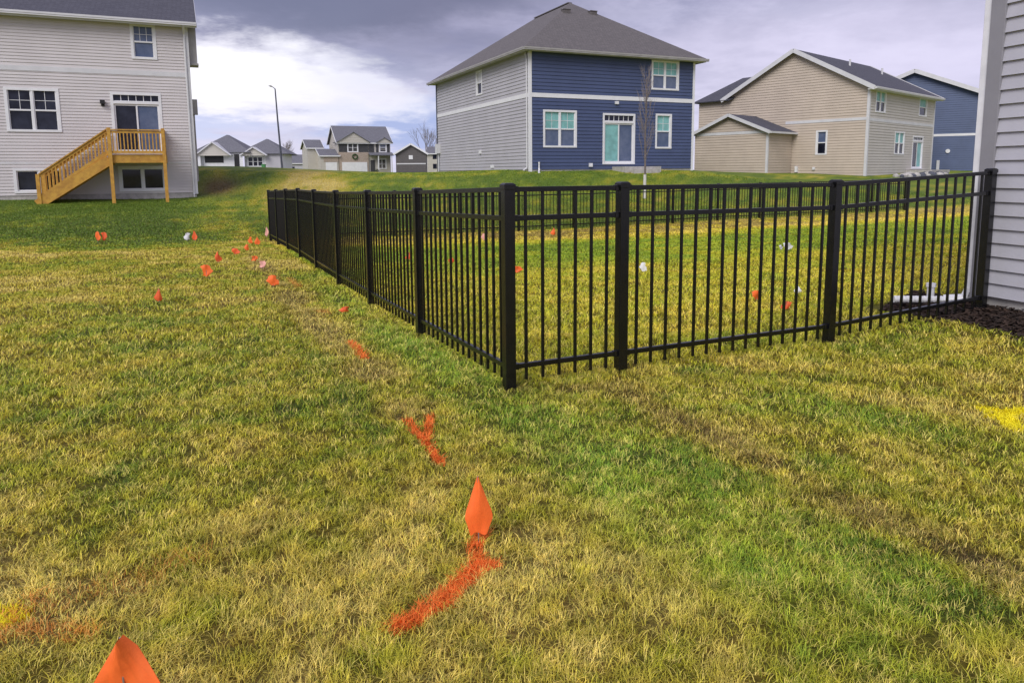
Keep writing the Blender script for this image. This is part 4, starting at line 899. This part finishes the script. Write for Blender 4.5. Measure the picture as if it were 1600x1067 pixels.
def far_two_storey():
    zb = 1.2; h = tag(empty('house', (-31.3, 130, 0), GR), 'distant two storey cream and brick house with two white garage doors', 'house')
    box_house(h, 9.6, 9., zb, 6.9, 9.9, 'siding_taupe', 'roof_gray', ov=.4)
    T = FRONT
    # front gables
    for (x0, w, zp) in ((-.2, 5.8, 8.5), (7.0, 2.8, 7.6)):
        q = MB(); gable_end(q, lambda s, o, z: (x0+s, -.5-o, z), 0, w, 6.7, 6.9, zp, (), .3); q.build('dormer', MT['siding_taupe'], h)
        q = MB(); q.slab([(x0-.2, -.7, 6.8), (x0-.2, 3., 6.8), (x0+w/2, 3., zp+.15), (x0+w/2, -.7, zp+.15)], .1); q.slab([(x0+w/2, -.7, zp+.15), (x0+w/2, 3., zp+.15), (x0+w+.2, 3., 6.8), (x0+w+.2, -.7, 6.8)], .1); q.build('dormer_roof', MT['roof_gray'], h)
    solid(h, 'brick_front', 'brick', T, .0, 5.4, zb, 5.0, 0, .3)
    solid(h, 'upper_panel', 'darkpanel', T, .1, 5.4, 5.05, 6.75, 0, .12)
    solid(h, 'upper_panel', 'darkpanel', T, 5.5, 6.5, 5.05, 6.6, 0, .1)
    solid(h, 'garage_door', 'white', T, .5, 5.1, zb, 3.2, .3, .38)
    T3 = lambda s, o, z: (s, -.13-o, z); T4 = lambda s, o, z: (s, -.06-o, z)
    window(h, T3, 1.6, 3.6, 5.0, 6.7, 2, 'glass_blue', 'glass_blue', None, cas=.18); window(h, T4, 7.5, 8.9, 5.0, 6.7, 1, 'glass_blue', 'glass', None, cas=.18); window(h, T4, 7.1, 8.8, 1.9, 3.9, 2, 'glass', 'glass', None, cas=.18)
    for s_ in (6.9, 9.0): solid(h, 'shutter', 'darkpanel', T, s_, s_+.45, 5.0, 6.7, 0, .07)
    solid(h, 'front_door', 'darkpanel', T, 5.8, 6.6, zb, 3.6, 0, .08)
    part(h, 'porch_roof', 'roof_gray', lambda q: q.slab([(5.4, -1.6, 4.5), (9.9, -1.6, 4.5), (9.9, 0, 5.0), (5.4, 0, 5.0)], .15))
    for s_ in (6.9, 9.4): part(h, 'porch_post', 'white', lambda q: q.box(s_, s_+.15, -1.5, -1.35, zb, 4.4))
    q = MB(); n = 18
    q.tube([(2.9+.42*math.cos(6.2832*k/n), -.42, 4.2+.42*math.sin(6.2832*k/n)) for k in range(n+1)], .12, 6); wr = tag(q.build('wreath', MT['wreath']), 'round green wreath on the brick above the double garage', 'wreath'); wr.matrix_world = Matrix.Translation((-31.3, 130, 0))@Matrix.Rotation(GR, 4, 'Z')
    # side garage wing
    box_house(h, 3.1, 7., zb, 4.4, 5.6, 'siding_taupe', 'roof_gray', axis='x', x0=-3.2, y0=-.3, ov=.3)
    box_house(h, 2.6, 7., zb, 5.9, 7.4, 'siding_taupe', 'roof_gray', axis='x', x0=-4.9, y0=3.5, ov=.3)
    solid(h, 'garage_door', 'white', lambda s, o, z: (s, .3-o-.6, z), -2.4, -.4, zb, 3.2, 0, .1)
    solid(h, 'brick_front', 'brick', lambda s, o, z: (s, .3-o-.6, z), -2.7, -.1, 3.25, 4.3, 0, .08)
far_two_storey()

def ranch():
    h = tag(empty('house', (-45.4, 104, 0), R(8)), 'distant single storey white ranch house with gray hipped roofs and a dark porch', 'house')
    zb = 1.5
    q = MB(); T = FRONT; siding(q, T, 0, 6.2, zb, 4.4, (), .3, .02); siding(q, lambda s, o, z: (6.2+s, 1.-o, z), 0, 5.5, zb, 4.2, (), .3, .02); q.poly([(0, 0, zb), (0, 9, zb), (0, 9, 4.4), (0, 0, 4.4)]); q.poly([(11.7, 1, zb), (11.7, 9, zb), (11.7, 9, 4.2), (11.7, 1, 4.2)]); q.build('wall', MT['white'], h)
    def hip(x0, x1, y0, y1, z0, zp):
        hw = min(x1-x0, y1-y0)/2; cx, cy = (x0+x1)/2, (y0+y1)/2; q = MB(); a, b = ((cx, cy-(y1-y0)/2+hw, zp), (cx, cy+(y1-y0)/2-hw+.01, zp)) if (y1-y0) > (x1-x0) else ((x0+hw, cy, zp), (x1-hw+.01, cy, zp))
        P = [(x0, y0, z0), (x1, y0, z0), (x1, y1, z0), (x0, y1, z0)]
        if (y1-y0) > (x1-x0): fs = ([P[0], P[1], a], [P[1], P[2], b, a], [P[2], P[3], b], [P[3], P[0], a, b])
        else: fs = ([P[0], P[1], b, a], [P[1], P[2], b], [P[2], P[3], a, b], [P[3], P[0], a])
        for f_ in fs: q.slab(f_, .12)
        return q.build('roof', MT['roof_gray'], h)
    hip(-.9, 7.4, -.4, 9.5, 4.4, 7.1); hip(5.2, 12.6, .4, 9.6, 4.2, 6.5)
    for (x0, w, y, ze, zp) in ((.1, 4.4, -.9, 4.1, 5.8), (6.1, 3.2, 0., 4.1, 5.1)):
        q = MB(); gable_end(q, lambda s, o, z: (x0+s, y-o, z), 0, w, 3.9, ze, zp-.15, (), .3); q.build('gable', MT['siding_taupe'], h)
        q = MB(); k = .35; q.slab([(x0-k, y-.3, ze-.1), (x0-k, y+3, ze-.1), (x0+w/2, y+3, zp+.1), (x0+w/2, y-.3, zp+.1)], .15); q.slab([(x0+w/2, y-.3, zp+.1), (x0+w/2, y+3, zp+.1), (x0+w+k, y+3, ze-.1), (x0+w+k, y-.3, ze-.1)], .15); q.build('gable_roof', MT['offwhite'], h)
    solid(h, 'porch_shade_panel', 'black', T, .9, 3.5, 2.9, 4.35, 0, .05)  # flat black panel painted as the shade inside the porch
    solid(h, 'porch_wall', 'white', T, -.4, .5, zb, 4.2, .3, .8)
    solid(h, 'front_door', 'black', T, 5.0, 5.7, zb, 4.1, 0, .06)
    window(h, lambda s, o, z: (s, 1.-o-.08, z), 6.6, 8.9, 2.3, 3.8, 3, 'glass', 'glass', None, cas=.14)
    solid(h, 'brick_base', 'siding_gray', lambda s, o, z: (s, 1.-o, z), 6.3, 9.2, zb, 2.1, 0, .15)
    solid(h, 'garage_wall', 'siding_gray', lambda s, o, z: (s, 1.-o, z), 9.3, 11.7, zb, 4.1, 0, .2)
ranch()
def far_house(x, y, rz, Wd, D, zb, ze, zp, wall, roof, label, axis='x'):
    h = tag(empty('house', (x, y, 0), rz), label, 'house'); box_house(h, Wd, D, zb, ze, zp, wall, roof, axis=axis); return h
h = far_house(-20.6, 128, R(6), 5.4, 9, 1.1, 4.7, 6.3, 'roof_brown', 'roof_gray', 'small dark brown gabled building right of the distant two storey house', 'y')
solid(h, 'band_trim', 'offwhite', FRONT, .1, 5.3, 2.7, 2.9, .01, .06); solid(h, 'window', 'white', FRONT, 2.3, 3.0, 3.6, 4.3, .02, .07)
h = far_house(-61, 190, R(4), 9, 9, 1.0, 4.0, 6.2, 'siding_gray', 'roof_gray', 'faint gray low house right of the light pole, far beyond the bank')
solid(h, 'window', 'glass', FRONT, 2, 3.4, 1.8, 3., .02, .07)
h = far_house(-17.6, 150, R(0), 3.4, 8, 1.0, 5.2, 6.6, 'siding_taupe', 'roof_gray', 'cream house sliver beside the far corner of the navy house')
for z_ in (2., 4.): solid(h, 'window', 'glass', FRONT, 1.2, 2., z_, z_+1., .02, .07)
# pale street crossing behind the bank
q = MB(); pts = [(-70, 90), (-40, 92), (-28, 98), (-20, 112), (-8, 118)]
for (ax, ay), (bx, by) in zip(pts, pts[1:]): q.poly([(ax, ay, 1.262), (bx, by, 1.262), (bx, by+9, 1.262), (ax, ay+9, 1.262)])
tag(q.build('road', MT['road']), kind='structure')

def light_pole():
    x, y = -22.4, 70.; z = g1(x, y); r = tag(empty('street_light', (x, y, z)), 'tall dark street light pole with a short arm, on the bank crest', 'street light')
    part(r, 'pole', 'pole', lambda q: q.tube([(0, 0, -.2), (-.08, 0, 2), (-.22, 0, 5), (-.32, 0, 8.05)], [.11, .10, .08, .06], 8))
    part(r, 'arm', 'pole', lambda q: q.tube([(-.32, 0, 8.0), (-.45, 0, 8.15), (-.62, -.05, 8.25)], .04, 6))
    part(r, 'lamp_head', 'soffit', lambda q: q.tube([(-.55, -.04, 8.22), (-.72, -.06, 8.3), (-.9, -.08, 8.33)], [.04, .09, .03], 8))
light_pole()
b = tag(empty('utility_box', (-19.3, 55.8, g1(-19.3, 55.8))), 'small bright green utility box standing on the bank crest', 'utility box')
part(b, 'cabinet', 'greenbox', lambda q: q.box(-.14, .14, -.12, .12, -.1, .40), bevel=.02); part(b, 'lid', 'greenbox', lambda q: q.box(-.16, .16, -.14, .14, .40, .46), bevel=.02)

def bare_tree(x, y, hgt, label, spread=.5, seed=0):
    rd = random.Random(seed); z = g1(x, y) if hypot(x, y-20) < 60 else 1.2; r = tag(empty('bare_tree', (x, y, z)), label, 'tree', 'bare trees behind the distant houses')
    q = MB(); q.tube([(0, 0, -.2), (.05, 0, hgt*.3), (0, .1, hgt*.6)], [.16, .12, .06], 6); q.build('trunk', MT['bark'], r); q = MB()
    def br(p, d, l, w, dep):
        e = p+d*l; q.tube([p, p+d*l*.5+Vector((rd.uniform(-.05, .05), 0, 0))*l, e], [w, w*.75, w*.5], 4, cap=False)
        if dep:
            for _ in range(4):
                d2 = (d+Vector((rd.uniform(-1, 1), rd.uniform(-1, 1), rd.uniform(-.3, .8)))*spread*1.1).normalized(); br(p+d*l*rd.uniform(.45, 1), d2, l*rd.uniform(.5, .75), w*.55, dep-1)
    for _ in range(7):
        a = rd.uniform(0, 6.28); br(Vector((0, 0, hgt*rd.uniform(.2, .5))), Vector((math.cos(a)*spread, math.sin(a)*spread, 1)).normalized(), hgt*.4, .06, 3)
    q.build('crown', MT['twig'], r)
for k, (x, y, hh, lb) in enumerate([(-18.5, 155, 8.5, 'bare tree over the roof of the cream sliver house'), (-16.0, 165, 7.5, 'bare tree nearest the navy house'),
    (-52.5, 165, 6.5, 'bare tree just right of the street light'), (-44, 170, 5.5, 'bare tree left of the distant two storey house')]): bare_tree(x, y, hh, lb, seed=k)
for k, (x, y) in enumerate([(-44.8, 101.5), (-43.2, 101.3), (-40.9, 102.5), (-38.8, 103), (-24.6, 131)]):
    q = MB(); rd = random.Random(k)
    for _ in range(260):
        a, e, rr = rd.uniform(0, 6.28), rd.uniform(0, 1.5), rd.uniform(.3, .62); c = Vector((math.cos(a)*math.cos(e)*rr, math.sin(a)*math.cos(e)*rr, math.sin(e)*rr*1.2+.05)); s_ = .09
        v = [Vector((rd.uniform(-s_, s_), rd.uniform(-s_, s_), rd.uniform(-s_, s_))) for _ in range(3)]; q.poly([c+w for w in v])
    o = q.build('shrub', MT['shrub']); o.location = (x, y, 1.42 if k < 4 else 1.2)
    tag(o, ['shrub below the dark porch, leftmost', 'shrub below the dark porch, right one', 'shrub by the white wall of the ranch house', 'shrub beside the ranch house door', 'shrub at the right corner of the distant two storey house'][k], 'shrub', 'foundation shrubs at the distant houses')
